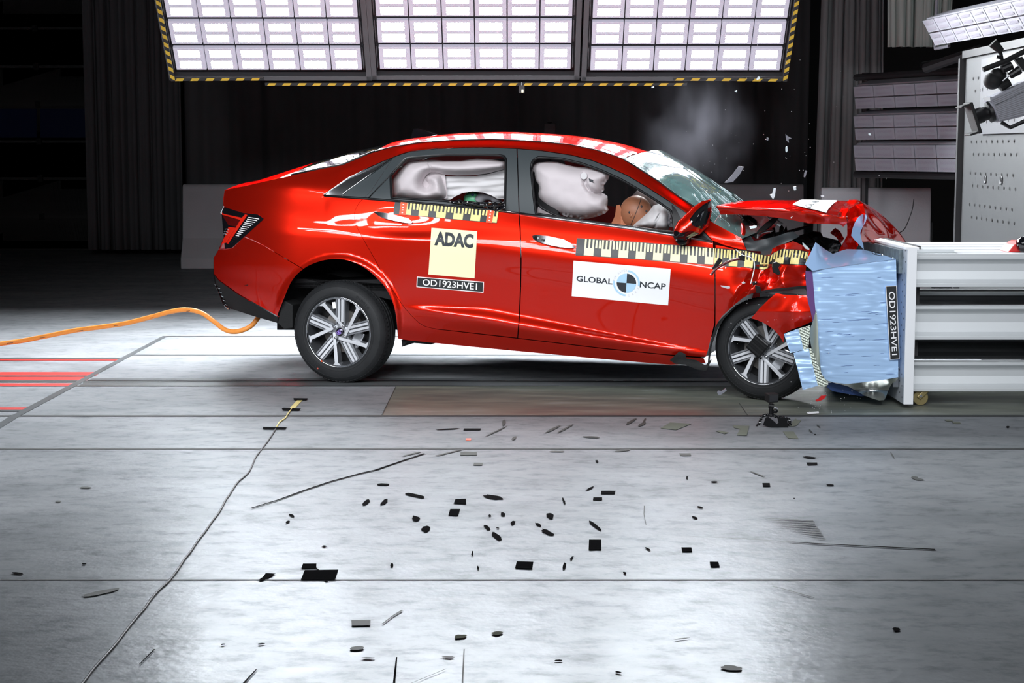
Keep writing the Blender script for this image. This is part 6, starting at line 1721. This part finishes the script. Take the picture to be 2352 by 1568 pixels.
# ---------------------------------------------------------------- bits flying through the air
def shard(poly, d, m, name, label, cat, t=.004, tilt=.0006, group=None):
    c = (sum(p[0] for p in poly) / len(poly), sum(p[1] for p in poly) / len(poly))
    f = [D(x, y, d + tilt * ((x - c[0]) + (y - c[1]) * .6)) for x, y in poly]
    o = MB().prism(f, Vector((0.0012, t, 0.001))).build(name, m)
    return lab(o, label, cat, group)
GL = 'splinters flying above the bonnet'
shard([(1664, 419), (1676, 408), (1696, 382), (1709, 383), (1698, 402), (1684, 417), (1668, 420)], 9.6, M['camgrey'], 'glass_shard', 'large grey trapezoid fragment flying above the windscreen', 'fragment', group=GL)
for poly, l in (([(1777, 432), (1782, 432), (1780, 449), (1776, 458), (1771, 452), (1768, 447), (1773, 446)], 'clear pointed splinter flying just above the bonnet'),
                ([(1804, 338), (1808, 336), (1809, 346), (1807, 350), (1804, 347)], 'clear oval splinter, lowest of the trio in the air right of the smoke'),
                ([(1804, 308), (1808, 312), (1818, 318), (1811, 320), (1812, 328), (1806, 322)], 'grey ragged splinter above the clear oval one'),
                ([(1761, 316), (1766, 317), (1764, 323), (1760, 321)], 'small pale splinter left of the grey ragged one'),
                ([(1737, 182), (1741, 175), (1746, 177), (1745, 181), (1739, 184)], 'white splinter in front of the striped bar under the right lamp bank'),
                ([(1687, 210), (1693, 207), (1692, 212)], 'small white splinter below the right striped bar'),
                ([(1496, 200), (1502, 198.5), (1503, 200.5), (1497, 202)], 'small white splinter below the lower striped bar'),
                ([(1821, 429), (1828, 428), (1829, 436), (1824, 437)], 'clear splinter in front of the barrier behind the bonnet'),
                ([(1885, 449), (1893, 448.5), (1893, 452), (1886, 452)], 'bright white chip left of the white bonnet sticker'),
                ([(1994, 307), (1999, 306), (2001, 311), (1996, 311)], 'small white chip in front of the middle unlit lamp box'),
                ([(1847, 397), (1850, 391), (1854, 393), (1849, 408), (1846, 406)], 'dull grey splinter in front of the grey curtain'),
                ([(1703, 649), (1708, 646), (1712, 650), (1706, 652)], 'small clear splinter in front of the crumpled red wing'),
                ([(1655, 656), (1676, 658), (1677, 662), (1671, 663), (1656, 658)], 'long clear splinter in front of the front door edge'),
                ([(1721, 520), (1738, 519), (1737, 523), (1723, 525)], 'bright splinter inside the open engine bay'),
                ([(1843, 556), (1848, 561), (1858, 570), (1859, 574), (1850, 571), (1844, 563)], 'pale splinter over the far end of the measuring tape'),
                ([(1816, 499), (1820, 497), (1817, 502)], 'tiny splinter in front of the bonnet edge')):
    shard(poly, 8.95 if poly[0][1] > 480 else 9.6, M['glass'] if 'grey' not in l else M['camgrey'], 'splinter', l, 'splinter', group=GL)
shard([(1647, 901), (1650, 897), (1657, 899), (1660, 896), (1667, 892), (1669, 897), (1655, 907), (1650, 907)], 9.0, M['camgrey'], 'plastic_clip', 'grey plastic clip in the air beside the front tyre', 'clip', t=.012)
shard([(1873, 919), (1880, 916), (1886, 909), (1898, 908), (1893, 916), (1884, 920), (1876, 922)], 9.1, M['redbracket'], 'plastic_fragment', 'torn red fragment flying below the crushed block', 'fragment', t=.008)
shard([(1853, 947), (1880, 945), (1881, 948.5), (1856, 950.5)], 8.98, M['letter'], 'plastic_strip', 'white strip lying on the floor beside the action camera', 'fragment', t=.004)
bt = empty('torn_trim', D(1665, 610, 8.95), 'dark red curved trim arm flying in front of the measuring tape', 'trim piece')
MB().tube(catmull([D(x, y, 8.95) for x, y in ((1633, 632), (1640, 622), (1652, 612), (1668, 603), (1684, 597), (1700, 594))], 5), [.012] + [.007] * 24 + [.010], 8).build('arm', mat('dark_red_plastic', (.10, .008, .012), rough=.3), bt, smooth=True)
MB().prism([D(x, y, 8.94) for x, y in ((1697, 588), (1703, 586), (1708, 578), (1712, 586), (1711, 600), (1700, 597))], Vector((0, .02, 0))).build('clip', M['black'], bt, bevel=.002)
MB().prism([D(x, y, 8.96) for x, y in ((1634, 618), (1646, 600), (1652, 590), (1660, 598), (1652, 608), (1640, 620))], Vector((0, .015, 0))).build('bracket', M['black'], bt, bevel=.002)
lab(MB().tube(catmull([D(x, y, 8.93) for x, y in ((1690, 573), (1705, 585), (1722, 590), (1731, 598), (1733, 612), (1729, 632), (1724, 652))], 5), .0028, 6).build('white_wire', M['letter'], smooth=True), 'white wire curling down in front of the crumpled wing', 'wire')
k1 = MB().prism([D(x, y, 8.95) for x, y in ((1775, 604), (1784, 601), (1794, 607), (1788, 614), (1793, 628), (1788, 632), (1777, 626), (1774, 614))], Vector((0, .025, 0))).build('black_clip', M['black'], bevel=.003)
lab(k1, 'black clip flying below the measuring tape on the wing', 'clip')
k2 = empty('cable_connector', D(1740, 660, 8.95), 'black connector flying above the front tyre', 'connector')
MB().prism([D(x, y, 8.95) for x, y in ((1735, 655), (1746, 658), (1751, 674), (1749, 673.5), (1738, 673))], Vector((0, .03, 0))).build('plug', M['black'], k2, bevel=.003)
MB().tube([D(1729, 651, 8.96), D(1738, 649, 8.96)], .010, 10).build('socket', M['blackmatt'], k2)
MB().ball(D(1735, 648, 8.94), .004, seg=8, rings=6).build('pin', M['chrome'], k2)
# fine spray of glass grains
mb = MB(); rnd = random.Random(21)
for i in range(150):
    if i < 60: x, y, d_ = rnd.gauss(1800, 140), rnd.gauss(330, 110), rnd.uniform(9.0, 11.0)
    elif i < 110: x, y, d_ = rnd.gauss(1800, 60), rnd.gauss(770, 60), rnd.uniform(8.6, 8.8)
    else: x, y, d_ = rnd.uniform(1830, 1990), rnd.uniform(895, 950), rnd.uniform(8.9, 9.0)
    if d_ > 8.99 and (x > 2330 or y > 560): continue
    p = D(x, y, d_)
    if p.z < .01: continue
    r = rnd.uniform(.0010, .0026)
    mb.add([p + Vector(v) * r for v in ((1, 0, 0), (-1, 0, 0), (0, 1, 0), (0, -1, 0), (0, 0, 1), (0, 0, -1))], [(0, 2, 4), (2, 1, 4), (1, 3, 4), (3, 0, 4), (2, 0, 5), (1, 2, 5), (3, 1, 5), (0, 3, 5)])
lab(mb.build('glass_grain', M['letter']), 'spray of fine glass grains in the air around the crushed front', 'glass grains', kind='stuff')

# ---------------------------------------------------------------- thin smoke above the windscreen
def smoke(center, rx, ry, rz, dens, nm, label):
    o = MB().ball((0, 0, 0), 1, seg=24, rings=14).build(nm, None)
    o.data.materials.clear()
    o.location = center; o.scale = (rx, ry, rz)
    m = bpy.data.materials.new('thin_smoke'); m.use_nodes = True
    nt = m.node_tree; nt.nodes.clear(); N = nt.nodes.new; L = nt.links.new
    out = N('ShaderNodeOutputMaterial'); v = N('ShaderNodeVolumePrincipled')
    v.inputs['Color'].default_value = (.75, .74, .85, 1); v.inputs['Anisotropy'].default_value = .3
    tc = N('ShaderNodeTexCoord'); n = N('ShaderNodeTexNoise'); n.inputs['Scale'].default_value = 1.7; n.inputs['Detail'].default_value = 5; L(tc.outputs['Object'], n.inputs[0])
    ln = N('ShaderNodeVectorMath'); ln.operation = 'LENGTH'; L(tc.outputs['Object'], ln.inputs[0])
    fall = N('ShaderNodeMapRange'); fall.inputs[1].default_value = .0; fall.inputs[2].default_value = 1; fall.inputs[3].default_value = 1; fall.inputs[4].default_value = 0; L(ln.outputs['Value'], fall.inputs[0])
    nr = N('ShaderNodeMapRange'); nr.inputs[1].default_value = .42; nr.inputs[2].default_value = .75; nr.inputs[3].default_value = 0; nr.inputs[4].default_value = dens; L(n.outputs[0], nr.inputs[0])
    mu = N('ShaderNodeMath'); mu.operation = 'MULTIPLY'; sq_ = N('ShaderNodeMath'); sq_.operation = 'POWER'; sq_.inputs[1].default_value = 1.8; L(fall.outputs[0], sq_.inputs[0]); L(sq_.outputs[0], mu.inputs[0]); L(nr.outputs[0], mu.inputs[1])
    L(mu.outputs[0], v.inputs['Density']); L(v.outputs[0], out.inputs['Volume'])
    o.data.materials.append(m)
    return lab(o, label, 'smoke', kind='stuff')
smoke(D(1600, 305, 10.7), .42, .45, .50, .55, 'smoke', 'thin bluish smoke rising above the windscreen of the red car')
